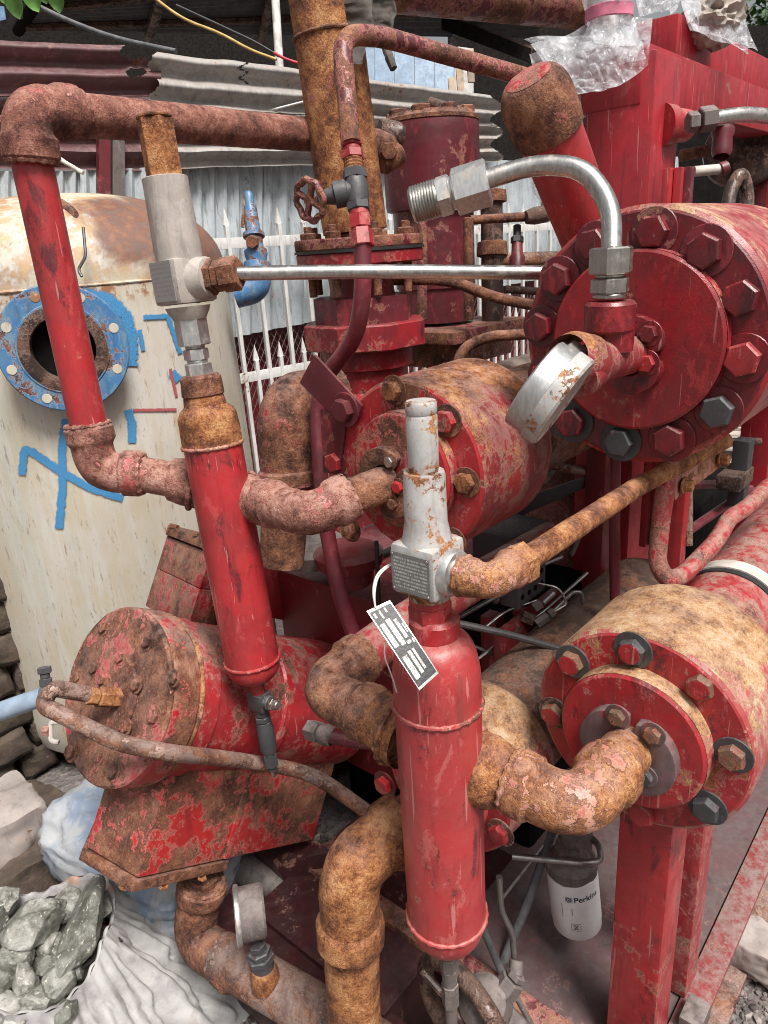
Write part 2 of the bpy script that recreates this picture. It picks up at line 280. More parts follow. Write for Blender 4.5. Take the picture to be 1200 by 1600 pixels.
def sack_mat():
    b = NB('woven_sack'); p = b.pos(1); a = b.noise(p, 12, 9, .65); w = b.n('ShaderNodeTexChecker'); b.l(p, w.inputs[0]); w.inputs['Scale'].default_value = 520
    c = b.mix(b.rng(a, .34, .62), (.25, .235, .235), (.43, .42, .41)); d = b.noise(b.pos(5), 26, 9, .7)
    c = b.mix(b.rng(d, .58, .72, 0, .7), c, (.30, .24, .22)); c = b.mix(b.rng(b.noise(b.pos(8), 6, 5, .6), .62, .7, 0, .7), c, (.42, .22, .14))
    return b.done(c, .6, 0, b.bump(w.outputs['Fac'], .12, .0008, b.bump(d, .5, .006)))
sack_mat()
def tarp_mat():
    b = NB('tarp'); a = b.noise(b.pos(3), 7, 9, .65, .5); d = b.noise(b.pos(5), 34, 8, .7)
    c = b.mix(b.rng(a, .44, .58), (.42, .43, .445), (.24, .30, .40)); c = b.mix(b.rng(d, .5, .72, 0, .75), c, (.50, .49, .47))
    return b.done(c, .5, 0, b.bump(d, .4, .005))
tarp_mat()
def film_mat():
    b = NB('plastic_film'); tr = b.n('ShaderNodeBsdfTransparent'); tl = b.n('ShaderNodeBsdfTranslucent'); tl.inputs[0].default_value = (.85, .86, .88, 1)
    b.done((.74, .76, .79), .10, 0, b.bump(b.noise(b.pos(), 26, 3, .5, 1.6), .8, .016), .8)
    m1 = b.n('ShaderNodeMixShader'); m1.inputs[0].default_value = .35; b.l(b.bsdf.outputs[0], m1.inputs[1]); b.l(tl.outputs[0], m1.inputs[2])
    m2 = b.n('ShaderNodeMixShader'); fac = b.rng(b.noise(b.pos(3), 22, 6, .6), .35, .65, .36, .80)
    b.l(fac, m2.inputs[0]); b.l(m1.outputs[0], m2.inputs[1]); b.l(tr.outputs[0], m2.inputs[2]); b.l(m2.outputs[0], b.out.inputs[0])
film_mat()
def tank_mat(zdome):
    b = NB('tank_cream'); p = b.pos(2); g = b.n('ShaderNodeNewGeometry'); s = b.n('ShaderNodeSeparateXYZ'); b.l(g.outputs['Position'], s.inputs[0]); z = s.outputs[2]
    a = b.noise(p, 5, 9, .62, .4); m = b.noise(b.pos(4), 26, 9, .7); st = b.noise(b.pos(6, (1, 1, .10)), 26, 8, .68); sl = b.noise(b.pos(7, (1, 1, .22)), 75, 7, .72)
    c = b.mix(b.rng(a, .36, .62), (.52, .45, .335), (.55, .50, .42))
    c = b.mix(b.rng(st, .44, .62, 0, .75), c, (.58, .56, .52)); c = b.mix(b.rng(b.noise(b.pos(9, (1, 1, .15)), 14, 6, .6), .52, .66, 0, .4), c, (.42, .45, .38))
    c = b.mix(b.rng(sl, .56, .68, 0, .8), c, (.27, .19, .13)); c = b.mix(b.rng(st, .60, .72, 0, .6), c, (.42, .27, .13))
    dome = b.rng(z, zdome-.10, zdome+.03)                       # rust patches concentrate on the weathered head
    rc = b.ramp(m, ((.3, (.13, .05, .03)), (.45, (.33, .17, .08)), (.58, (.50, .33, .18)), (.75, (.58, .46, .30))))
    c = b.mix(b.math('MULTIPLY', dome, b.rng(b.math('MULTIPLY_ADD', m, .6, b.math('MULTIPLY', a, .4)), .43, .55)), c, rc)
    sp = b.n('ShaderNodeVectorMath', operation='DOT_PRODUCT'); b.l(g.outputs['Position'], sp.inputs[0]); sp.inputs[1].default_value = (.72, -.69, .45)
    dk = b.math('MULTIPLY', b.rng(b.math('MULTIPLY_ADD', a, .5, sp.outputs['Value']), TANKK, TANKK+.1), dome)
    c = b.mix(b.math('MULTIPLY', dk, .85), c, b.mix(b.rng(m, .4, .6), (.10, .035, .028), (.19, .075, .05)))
    seam = b.math('SUBTRACT', b.rng(z, zdome-.075, zdome-.045), b.rng(z, zdome-.03, zdome-.01))
    c = b.mix(b.math('MULTIPLY', seam, b.rng(m, .46, .56)), c, (.30, .14, .07))
    return b.done(c, .62, 0, b.bump(m, .35, .004, b.bump(sl, .2, .002)))
def plate_mat(name, fg, bgc, rows):
    b = NB(name); t = b.n('ShaderNodeTexCoord'); s = b.n('ShaderNodeSeparateXYZ'); b.l(t.outputs['UV'], s.inputs[0])
    y = b.math('MULTIPLY', s.outputs[1], rows); fr = b.math('FRACT', y); fl = b.math('FLOOR', y)
    cv = b.n('ShaderNodeCombineXYZ'); b.l(b.math('MULTIPLY', s.outputs[0], 34), cv.inputs[0]); b.l(b.math('MULTIPLY', fl, 7.3), cv.inputs[1])
    w = b.noise(cv.outputs[0], 1.6, 2, .5); k = b.math('MULTIPLY', b.rng(w, .45, .5), b.math('MULTIPLY', b.rng(fr, .2, .3), b.rng(fr, .85, .7)))
    ins = b.math('MULTIPLY', b.math('MULTIPLY', b.rng(s.outputs[0], .05, .07), b.rng(s.outputs[0], .95, .93)), b.math('MULTIPLY', b.rng(s.outputs[1], .06, .08), b.rng(s.outputs[1], .94, .92)))
    c = b.mix(b.math('MULTIPLY', k, ins), bgc, fg); c = b.mix(b.rng(b.noise(b.pos(), 90, 6, .7), .5, .7, 0, .5), c, (.33, .29, .26))
    return b.done(c, .45, .25, b.bump(k, .2, .0006))
plate_mat('nameplate', (.50, .49, .46), (.19, .19, .185), 11)
plate_mat('nameplate_blank', (.25, .25, .245), (.29, .29, .285), 9)
# ------------------------------------------------------------------ scene helpers
ORG = {}
def tag(o, label=None, cat=None, group=None, kind=None):
    for k, v in (('label', label), ('category', cat), ('group', group), ('kind', kind)):
        if v: o[k] = v
    return o
def thing(name, label, cat, loc, group=None):
    o = bpy.data.objects.new(name, None); COL.objects.link(o); o.location = loc; o.empty_display_size = .05
    ORG[o.name] = Vector(loc); return tag(o, label, cat, group)
def mesh(name, vf, mat, smooth=35):
    v, f = vf[0], vf[1]; me = bpy.data.meshes.new(name); me.from_pydata([tuple(x) for x in v], [], f); me.validate(); me.update()
    me.materials.append(MATS[mat])
    if smooth:
        me.polygons.foreach_set('use_smooth', [True]*len(me.polygons)); me.set_sharp_from_angle(angle=math.radians(smooth))
    return me
def part(parent, name, vf, mat, label=None, smooth=35):
    org = ORG[parent.name] if parent else None
    me = mesh(name, vf, mat, smooth); o = bpy.data.objects.new(name, me); COL.objects.link(o)
    if parent: me.transform(Matrix.Translation(-org)); o.parent = parent; ORG[o.name] = org
    else:
        c = sum((v.co for v in me.vertices), Vector())/max(1, len(me.vertices)); me.transform(Matrix.Translation(-c)); o.location = c; ORG[o.name] = c
    if label: o['label'] = label
    if name == 'elbow' and EL:
        A, da, B, db, rf = EL.pop()
        for q, d in ((A, da), (B, db)): part(parent, 'weld_bead', weld(q, d, rf*.84, .0048, len(ORG)), mat)
    return o
def single(name, vf, mat, label, cat, group=None, smooth=35): return tag(part(None, name, vf, mat, None, smooth), label, cat, group)
def inst(parent, name, me, p, R, label=None):
    o = bpy.data.objects.new(name, me); COL.objects.link(o); o.parent = parent
    o.matrix_local = Matrix.Translation(Vector(p)-ORG[parent.name]) @ R.to_4x4(); ORG[o.name] = Vector(p); 
    if label: o['label'] = label
    return o
def join(*vfs):
    V, Fs = [], []
    for v, f in vfs:
        b = len(V); V += [Vector(x) for x in v]; Fs += [tuple(i+b for i in q) for q in f]
    return V, Fs
def rot_to(d, spin=0): 
    u, v, w = frame(d); R = Matrix((u, v, w)).transposed(); return R @ Matrix.Rotation(spin, 3, 'Z')
def nz(p, s, seed=0): return noise.fractal(Vector(p)*s+Vector((seed*3.1, seed*1.7, seed*.9)), 1.0, 2.0, 4)
def nz0(p, s, seed=0): return noise.noise(Vector(p)*s+Vector((seed*3.1, seed*1.7, seed*.9)))
def lathe(p0, d, prof, n=40, rough=0, seed=0, phase=0, oval=None, ref=None):
    u, v, w = frame(d, ref); V = []; Fs = []; p0 = Vector(p0); rings = []
    pr = []
    for i, (t, r) in enumerate(prof):                       # subdivide long runs so that rough surfaces get real relief
        if i and rough:
            t0, r0 = prof[i-1]; k = max(1, int(math.hypot(t-t0, r-r0)/.007))
            for j in range(1, k): pr.append((t0+(t-t0)*j/k, r0+(r-r0)*j/k))
        pr.append((t, r))
    for t, r in pr:
        if r < 1e-6: rings.append([len(V)]); V.append(p0+w*t); continue
        ring = []
        for k in range(n):
            a = 2*math.pi*k/n+phase; dr = u*math.cos(a)+v*math.sin(a); q = p0+w*t+dr*r
            if rough: q = q+dr*(rough*nz(q, 55, seed)+rough*.6*nz(q, 16, seed+5))
            ring.append(len(V)); V.append(q)
        rings.append(ring)
    for A, B in zip(rings, rings[1:]):
        if len(A) == 1 and len(B) == 1: continue
        for k in range(n):
            k2 = (k+1) % n
            if len(A) == 1: Fs.append((A[0], B[k2], B[k])[::-1])
            elif len(B) == 1: Fs.append((A[k], A[k2], B[0]))
            else: Fs.append((A[k], A[k2], B[k2], B[k]))
    return V, Fs
def lat2(A, B, prof, **k):                                  # profile given as fractions of the way from A to B
    A, B = Vector(A), Vector(B); L = (B-A).length; return lathe(A, B-A, [(t*L, r) for t, r in prof], **k)
def cyl(A, B, r, n=24, ch=.0015, rough=0, seed=0):
    A, B = Vector(A), Vector(B); L = (B-A).length; c = min(ch, r*.3, L*.3)
    return lathe(A, B-A, [(0, 0), (0, r-c), (c, r), (L-c, r), (L, r-c), (L, 0)], n=n, rough=rough, seed=seed)
def hexa(A, B, r, phase=0, ref=None):
    A, B = Vector(A), Vector(B); L = (B-A).length
    return lathe(A, B-A, [(0, 0), (0, r*.90), (r*.07, r), (L-r*.07, r), (L, r*.90), (L, 0)], n=6, phase=phase, ref=ref)
def path(pts, bend=.03, step=.012):
    pts = [Vector(p) for p in pts]; out = [pts[0]]
    for i in range(1, len(pts)-1):
        a, b, c = pts[i-1], pts[i], pts[i+1]; d1, d2 = (a-b), (c-b); R = min(bend if not isinstance(bend, (list, tuple)) else bend[i-1], d1.length*.48, d2.length*.48)
        s, e = b+d1.normalized()*R, b+d2.normalized()*R
        for k in range(0, 11): t = k/10; out.append(s*(1-t)**2+b*2*t*(1-t)+e*t*t)
    out.append(pts[-1]); res = [out[0]]
    for a, b in zip(out, out[1:]):
        k = max(1, int((b-a).length/step))
        for j in range(1, k+1): res.append(a.lerp(b, j/k))
    q = [res[0]]
    for p in res[1:]:
        if (p-q[-1]).length > 1e-5: q.append(p)
    return q
def sweep(pth, rf, n=18, rough=0, seed=0, caps=True):
    if not callable(rf): r0 = rf; rf = lambda s, L: r0
    S = [0]
    for a, b in zip(pth, pth[1:]): S.append(S[-1]+(b-a).length)
    V, Fs = [], []; t = (pth[1]-pth[0]).normalized(); u, v, _ = frame(t)
    for i, p in enumerate(pth):
        tn = ((pth[min(i+1, len(pth)-1)]-pth[max(i-1, 0)])).normalized(); q = t.rotation_difference(tn); u = q @ u; t = tn
        u = (u-t*u.dot(t)).normalized(); v = t.cross(u); r = rf(S[i], S[-1])
        for k in range(n):
            a = 2*math.pi*k/n; d = u*math.cos(a)+v*math.sin(a); x = p+d*r
            if rough: x = x+d*(rough*nz(x, 55, seed)+rough*.6*nz(x, 16, seed+4))
            V.append(x)
    for i in range(len(pth)-1):
        for k in range(n):
            k2 = (k+1) % n; Fs.append((i*n+k, i*n+k2, (i+1)*n+k2, (i+1)*n+k))
    if caps: Fs.append(tuple(range(n))[::-1]); Fs.append(tuple((len(pth)-1)*n+k for k in range(n)))
    return V, Fs
def tube(pts, r, bend=.03, n=18, rough=0, seed=0, step=.012): return sweep(path(pts, bend, step), r, n, rough, seed)
def ptube(pts, wpx, bend=.03, n=18, rough=0, seed=0):       # nodes as (column, row, depth), width in photo pixels
    D = sum(p[2] for p in pts)/len(pts); return tube([P(*p) for p in pts], wpx*.5*D/F, bend, n, rough, seed)
EL = []
def elbow(A, C, B, r, rf, col=.026, rough=.0008, seed=0, bend=None):   # forged socket elbow with collars
    A, B, C = Vector(A), Vector(B), Vector(C); pth = path([A, C, B], bend or rf*1.5, .005)
    def rad(s, L):
        e = min(s, L-s)
        if e < .004: return rf*(.90+.10*e/.004)
        if e < col: return rf
        k = min(1, (e-col)/.006); return rf*(1-.13*math.sin(k*math.pi/2))
    EL.append((A, (C-A).normalized(), B, (C-B).normalized(), rf))
    return sweep(pth, rad, 28, rough, seed)
def boxo(c, ax, half, bev=.003):
    c = Vector(c); V = []
    for sx in (-1, 1):
        for sy in (-1, 1):
            for sz in (-1, 1): V.append(c+ax[0]*half[0]*sx+ax[1]*half[1]*sy+ax[2]*half[2]*sz)
    return bevel((V, [(0, 1, 3, 2), (4, 6, 7, 5), (0, 4, 5, 1), (2, 3, 7, 6), (0, 2, 6, 4), (1, 5, 7, 3)]), bev)
AX = (UX, UY, UZ)
def box(lo, hi, bev=.003):
    lo, hi = Vector(lo), Vector(hi); return boxo((lo+hi)/2, AX, ((hi-lo)/2)[:], bev)
def bevel(vf, w, seg=2):
    if w <= 0: return vf
    bm = bmesh.new(); vs = [bm.verts.new(v) for v in vf[0]]
    for f in vf[1]:
        try: bm.faces.new([vs[i] for i in f])
        except ValueError: pass
    bmesh.ops.recalc_face_normals(bm, faces=bm.faces[:])
    bmesh.ops.bevel(bm, geom=bm.edges[:], offset=w, segments=seg, profile=.6, affect='EDGES', clamp_overlap=True)
    bm.verts.index_update(); r = [v.co.copy() for v in bm.verts], [tuple(v.index for v in f.verts) for f in bm.faces]; bm.free(); return r
def prism(poly, d, bev=.002):                               # polygon pushed along d
    n = len(poly); d = Vector(d); V = [Vector(p) for p in poly]+[Vector(p)+d for p in poly]
    return bevel((V, [tuple(range(n))[::-1], tuple(range(n, 2*n))]+[(i, (i+1) % n, (i+1) % n+n, i+n) for i in range(n)]), bev)
def weld(p0, d, r, w=.005, seed=0, n=56):
    u, v, _ = frame(d); pts = []
    for k in range(n+1): a = 2*math.pi*k/n; pts.append(Vector(p0)+(u*math.cos(a)+v*math.sin(a))*r)
    return sweep(pts, lambda s, L: w*(1+.25*math.sin(s*420)+.3*nz((s*40, seed, 0), 1)), 8, 0, seed, False)
BOLT = {}
def bolt(parent, p, d, r, mat, h=None, washer=True, wmat=None, spin=None, label=None, face=False):
    key = (mat, wmat)
    if key not in BOLT:
        BOLT[key] = (mesh('bolt', join(lathe((0, 0, 0), UZ, [(0, .97), (.1, 1), (.62, 1), (.72, .88), (.74, .6), (.70, 0)], n=6)), mat, 30),
                     mesh('washer', lathe((0, 0, 0), UZ, [(0, 1.42), (.12, 1.45), (.17, 1.40), (.17, .8)], n=24), wmat or mat, 30))
    me, wm = BOLT[key]; r *= random.uniform(.95, 1.04); R = rot_to(d, random.uniform(0, 1) if spin is None else spin) @ Matrix.Diagonal((r, r, (h or r)))
    o = inst(parent, 'bolt', me, Vector(p)+Vector(d).normalized()*(r*.15 if washer else 0), R, label)
    if washer:
        w = bpy.data.objects.new('washer', wm); COL.objects.link(w); w.parent = o; w.matrix_local = Matrix.Translation((0, 0, -.15*r/(h or r)))
    if face:
        if 'hp' not in BOLT: BOLT['hp'] = mesh('head_paint', lathe((0, 0, 0), UZ, [(.715, .80), (.752, .74), (.758, .5), (.752, 0)], n=16, rough=.03), 'flange_bright', 60)
        w = bpy.data.objects.new('head_paint', BOLT['hp']); COL.objects.link(w); w.parent = o
    return o
def parts(parent, name, vfs, mat):
    for q in vfs: part(parent, name, q, mat)
def zv(base, py): return along(base, UZ, py=py)
# ================================================================== SETTING
GZ = 0.0; DZ = .20                                           # ground and skid deck heights
def grid(fn, nu, nv):
    V = [fn(i/nu, j/nv) for j in range(nv+1) for i in range(nu+1)]
    return V, [(j*(nu+1)+i, j*(nu+1)+i+1, (j+1)*(nu+1)+i+1, (j+1)*(nu+1)+i) for j in range(nv) for i in range(nu)]
def gnd(u, v):
    x, y = -60+140*u, -60+140*v; return Vector((x, y, GZ))
tag(part(None, 'ground', grid(gnd, 40, 40), 'dirt'), kind='structure')
# ---- boundary wall frame
WYAW = math.radians(-8); WD = Vector((math.cos(WYAW), math.sin(WYAW), 0)); WN = Vector((WD.y, -WD.x, 0))     # WN looks at the camera
W0 = P(450, 300, 3.3)
def wpt(px, py, off=0): return hit(px, py, W0+WN*off, WN)
def sheet(c4, n, amp, along_u=False, off=0, bend=.01, seed=0, nu=None, nv=None, torn=None, thick=True):
    q = [wpt(x, y, off) for x, y in c4]
    wid = (q[1]-q[0]).length; hei = (q[3]-q[0]).length
    if along_u: nu = nu or max(8, int(wid/.04)); nv = nv or n*8
    else: nu = nu or n*6; nv = nv or max(6, int(hei/.06))
    def fn(u, v):
        p = q[0].lerp(q[1], u).lerp(q[3].lerp(q[2], u), v); ph = (v if along_u else u)*n*2*math.pi
        return p+WN*(amp*math.sin(ph)+bend*nz(p, 2.2, seed))+UZ*bend*.4*nz(p, 3, seed+3)
    V, Fs = grid(fn, nu, nv)
    if torn: Fs = [f for f in Fs if not torn(sum((V[i] for i in f), Vector())/4)]
    return V, Fs
wall = thing('corrugated_wall', 'patched corrugated iron yard wall behind the tank and fence', 'wall', wpt(450, 640))
def tornA(p):
    x, y, _ = w2px(p); return (x > 190+14*nz((y*.08, 0, 0), 1) and y < 92+10*nz((x*.1, 1, 0), 1)) or ((x-212)**2/240+(y-113)**2/50 < 1+.6*nz((x*.1, y*.1, 3), 1)) or x > 252
o = part(wall, 'sheet', sheet([(-120, 58), (300, 78), (300, 152), (-120, 150)], 2, .022, True, .05, .012, 3, 240, 60, tornA), 'corr_maroon', 'torn dark maroon sheet')
o = part(wall, 'sheet', sheet([(-120, 150), (300, 152), (300, 268), (-120, 262)], 3, .02, True, -.02, .012, 9), 'corr_maroon')
def tornB(p):
    x, y, _ = w2px(p); k = x-380-6*math.sin(y*.4)
    return x < 240+9*math.sin(y*.11)+4*nz((y*.1, 5, 0), 1) or (abs(k) < 2.5 and y < 132) or x > 776+10*math.sin(y*.16)
part(wall, 'sheet', sheet([(225, 78), (800, 153), (800, 200), (225, 163)], 2, .024, True, .07, .016, 5, 300, 40, tornB), 'corr_grey', 'cracked grey sheet')
part(wall, 'sheet', sheet([(225, 158), (800, 194), (800, 252), (225, 264)], 3, .024, True, .045, .014, 6, 200, 40, tornB), 'corr_grey')
xs = [(-140, 130), (125, 420), (412, 690), (684, 940), (930, 1250)]
for i, (a, b) in enumerate(xs):
    ya, yb = 262-(a-270)*.022, 262-(b-270)*.022
    part(wall, 'sheet', sheet([(a, ya), (b, yb), (b, 520-(b-400)*.19), (a, 520-(a-400)*.19)], max(6, int((b-a)/21)), .012, False, -.04+.012*(i % 2), .012, i), 'corr_pale')
for a in (150, 172): part(wall, 'post', prism([wpt(a, 205, .0), wpt(a+18, 205, 0), wpt(a+18, 330, 0), wpt(a, 330, 0)], WN*.03, 0), 'maroon' if a == 150 else 'grimy')
# dark sheet and chain link under the wall sheets
part(wall, 'backing', prism([wpt(-140, 500, -.16), wpt(1250, 350, -.16), wpt(1250, 700, -.16), wpt(-140, 1000, -.16)], -WN*.02, 0), 'red_dark')
def mesh_wires():
    V = []; a, b = wpt(385, 640, -.06), wpt(900, 500, -.06); z0, z1 = wpt(400, 720, -.06).z, wpt(400, 512, -.06).z; L = (b-a).length; h = z1-z0; parts_ = []
    s = .034; n = int((L+h*.6)/s)
    for k in range(n):
        for sg in (1, -1):
            u0 = k*s-h*.6 if sg > 0 else k*s; u1 = u0+sg*h*.6
            A = Vector((a.x, a.y, z0))+WD*u0; B = Vector((a.x, a.y, z1))+WD*u1; parts_.append(sweep([A, B], .0022, 4, caps=False))
    return join(*parts_)
o = part(wall, 'chain_link', mesh_wires(), 'mesh_wire'); o['kind'] = 'stuff'
# ---- white iron fence
fence = thing('iron_fence', 'white painted iron fence with spear tops in front of the wall', 'fence', wpt(450, 690, .1))
FB = wpt(450, 688, .10); FT = wpt(430, 322, .10).z
def fpos(px, z): q = wpt(px, 500, .10); return Vector((q.x, q.y, z))
zr1, zr2 = wpt(440, 376, .1).z, wpt(440, 580, .1).z
for zr in (zr1, zr2):
    a, b = fpos(330, zr), fpos(1000, zr); part(fence, 'rail', boxo((a+b)/2, (WD, WN, UZ), ((b-a).length/2, .006, .022), .002), 'white_paint')
a = fpos(372, 0); sp = .066; L = (fpos(1000, 0)-a).length
for k in range(int(L/sp)):
    q = a+WD*sp*k; tall = k % 2 == 0; top = FT if tall else zr2+.14; w = .009
    bodyv = box((-w, -w, FB.z-.25), (w, w, top-.07), .002)
    tip = ([(-w*1.6, -w*.6, top-.07), (w*1.6, -w*.6, top-.07), (w*1.6, w*.6, top-.07), (-w*1.6, w*.6, top-.07), (0, 0, top), (0, 0, top-.085)], [(0, 1, 4), (1, 2, 4), (2, 3, 4), (3, 0, 4), (1, 0, 5), (2, 1, 5), (3, 2, 5), (0, 3, 5)])
    v, f = join(bodyv, tip); part(fence, 'pale', ([Matrix.Rotation(WYAW, 3, 'Z') @ Vector(x)+Vector((q.x, q.y, 0)) for x in v], f), 'white_paint', smooth=0)
# ---- rubble stone wall
SB = hit(40, 1205, (0, 0, 0), UZ)
sw = thing('stone_wall', 'low brown rubble stone wall at the far left behind the boulder', 'wall', SB)
part(sw, 'mortar', boxo(SB-WD*.40+UZ*.36-WN*.10, (WD, WN, UZ), (.60, .1, .36), 0), 'mortar')
def rounded_stone(w, h, d, seed):
    bm = bmesh.new(); bmesh.ops.create_cube(bm, size=1); bmesh.ops.subdivide_edges(bm, edges=bm.edges[:], cuts=5, use_grid_fill=True)
    for v in bm.verts:
        c = v.co*2; m = max(abs(c.x), abs(c.y), abs(c.z)); s = c.normalized()*m; c = c.lerp(s, .22)
        c += Vector((nz(c, 1.1, seed), nz(c, 1.1, seed+7), nz(c, 1.1, seed+13)))*.13; v.co = Vector((c.x*w/2, c.y*d/2, c.z*h/2))
    bm.verts.index_update(); r = [v.co.copy() for v in bm.verts], [tuple(v.index for v in f.verts) for f in bm.faces]; bm.free(); return r
STM = [mesh('stone', rounded_stone(1, 1, 1, s), 'wall_stone', 0) for s in range(9)]
for m in STM: m.polygons.foreach_set('use_smooth', [True]*len(m.polygons))
zz = .02; row = 0
base = SB.copy(); base.z = 0
while zz < .70:
    h = random.uniform(.085, .125); x = -.95+random.uniform(0, .1)
    while x < .16:
        w = random.uniform(.09, .17)
        inst(sw, 'stone', random.choice(STM), base+WD*(x+w/2)+UZ*(zz+h/2)+WN*random.uniform(-.02, .02),
             Matrix((WD, -WN, UZ)).transposed() @ Matrix.Rotation(random.uniform(-.12, .12), 3, 'Y') @ Matrix.Diagonal((w*.99, .2, h*1.0)))
        x += w+.008
    zz += h+.006; row += 1
# ---- open shed behind the wall
shed = thing('shed', 'dark open shed with corrugated roof behind the yard wall', 'shed', P(450, 700, 6.0))
def quadsheet(q, n, amp, seed=0, nu=None, nv=14):
    def fn(u, v):
        p = q[0].lerp(q[1], u).lerp(q[3].lerp(q[2], u), v); nn = (q[1]-q[0]).cross(q[3]-q[0]).normalized()
        return p+nn*(amp*math.sin(u*n*2*math.pi)+.01*nz(p, 1.5, seed))
    return grid(fn, nu or n*6, nv)
rq = [P(95, -60, 4.6), P(28, 48, 6.6), P(840, 60, 8.6), P(930, -330, 5.2)]
part(shed, 'eave', tube([rq[0], rq[1]], .05, n=8), 'dark_wall')
part(shed, 'roof', quadsheet(rq, 22, .02, 1), 'corr_roof')
for k in range(1, 5):
    t = k/5; a, b = rq[0].lerp(rq[3], t), rq[1].lerp(rq[2], t); part(shed, 'rafter', tube([a-UZ*.08, b-UZ*.08], .045, n=6), 'rust_dark')
for k in range(3):
    t = .2+k*.3; a, b = rq[0].lerp(rq[1], t), rq[3].lerp(rq[2], t); part(shed, 'purlin', tube([a-UZ*.05, b-UZ*.05], .03, n=6), 'rust_dark')
for D, x0, x1, y0, y1 in ((10.5, -100, 560, -60, 260), (10.6, 700, 2000, 40, 560)):
    part(shed, 'back_wall', prism([P(x0, y0, D), P(x1, y0, D), P(x1, y1, D), P(x0, y1, D)], rdir(600, 400)*.05, 0), 'dark_wall')  # near-black sheets put in for the shade inside the shed
for x0 in range(0, 6):
    a = 555+x0*31; part(shed, 'blue_panel', prism([P(a, 72, 9), P(a+30, 76, 9), P(a+30, 200, 9), P(a, 200, 9)], rdir(600, 400)*.03, 0), 'corr_blue' if x0 < 5 else 'corr_grey')
part(shed, 'lintel', tube([P(560, -14, 8), P(830, 84, 8)], .07, n=6), 'rust_dark')
part(shed, 'eave_board', prism([P(690, 20, 7.6), P(830, 76, 7.6), P(830, 98, 7.6), P(690, 45, 7.6)], rdir(600, 400)*.02, 0), 'dark_wall')
single('shed_post', ptube([(428, -40, 4.6), (437, 110, 4.6)], 13), 'pole_white', 'thin white weathered post holding wires above the grey sheets', 'post')
for k, (x, y) in enumerate(((712, 100), (728, 78), (700, 122))):
    single('wood_stick', prism([P(x, y, 5), P(x+11, y-3, 5), P(x+14, y+50, 5), P(x+4, y+50, 5)], rdir(600, 400)*.03, .002), 'wood',
           ['weathered board end, middle of three beside the blue panels', 'weathered board end, highest of three beside the blue panels', 'weathered board end, lowest and leftmost of three by the blue panels'][k], 'board')
# overhead wires
single('power_cable', ptube([(30, -6, 3.4), (100, 30, 3.4), (180, 60, 3.4), (275, 80, 3.3)], 7, .2), 'rubber_grey', 'dark grey cable slanting down over the maroon sheet', 'cable')
single('yellow_wire', ptube([(240, -4, 3.6), (285, 30, 3.6), (345, 52, 3.6), (390, 78, 3.6), (432, 93, 3.6)], 4.5, .15), 'yellow_wire', 'yellow wire running to the white post', 'wire')
single('black_wire', ptube([(275, 8, 3.62), (340, 38, 3.62), (400, 66, 3.62), (436, 88, 3.62)], 4, .15), 'rubber', 'thin black wire beside the yellow wire', 'wire')
single('red_wire', ptube([(428, 82, 3.6), (445, 92, 3.6), (470, 100, 3.6)], 4.5, .1), 'red_wire', 'short red wire end behind the tall rusty pipe', 'wire')
single('tie_wire', ptube([(88, 232, 3.1), (140, 232, 3.1), (215, 222, 3.1), (400, 178, 3.1), (478, 158, 3.1)], 3.2, .2), 'wire_white', 'pale thin tie wire stretched under the long rusty pipe', 'wire')
single('frayed_rope', ptube([(85, 243, 2.6), (105, 256, 2.6), (130, 270, 2.6)], 7, .05, rough=.002), 'strap', 'pale frayed rope end above the tank head', 'rope')
# ---- gravel
def rocklet(seed, sub=1):
    bm = bmesh.new(); bmesh.ops.create_icosphere(bm, subdivisions=sub, radius=1)
    for v in bm.verts: v.co *= 1+.5*nz(v.co, 1.1, seed)
    bm.verts.index_update(); r = [v.co.copy() for v in bm.verts], [tuple(v.index for v in f.verts) for f in bm.faces]; bm.free(); return r
RL = [rocklet(s) for s in range(12)]
def scatter(n, region, smin, smax, seed):
    rnd = random.Random(seed); V, Fs = [], []
    for _ in range(n):
        x, y = rnd.uniform(region[0], region[2]), rnd.uniform(region[1], region[3]); p = hit(x, y, (0, 0, GZ), UZ); s = smin+(smax-smin)*rnd.random()**3
        R = Matrix.Rotation(rnd.uniform(0, 6), 3, 'Z') @ Matrix.Rotation(rnd.uniform(0, 6), 3, 'X') @ Matrix.Diagonal((s, s*rnd.uniform(.6, 1), s*rnd.uniform(.5, .9)))
        v, f = rnd.choice(RL); b = len(V); V += [R @ q+p+UZ*s*.25 for q in v]; Fs += [tuple(i+b for i in t) for t in f]
    return V, Fs
gv = join(scatter(5200, (150, 1280, 760, 1760), .003, .017, 1), scatter(3600, (1080, 1250, 1420, 1720), .002, .013, 2), scatter(500, (-60, 1250, 200, 1650), .004, .02, 3))
tag(part(None, 'gravel', gv, 'gravel_mix', None, 0), 'loose dark grey gravel scattered over the ground', 'gravel', kind='stuff')
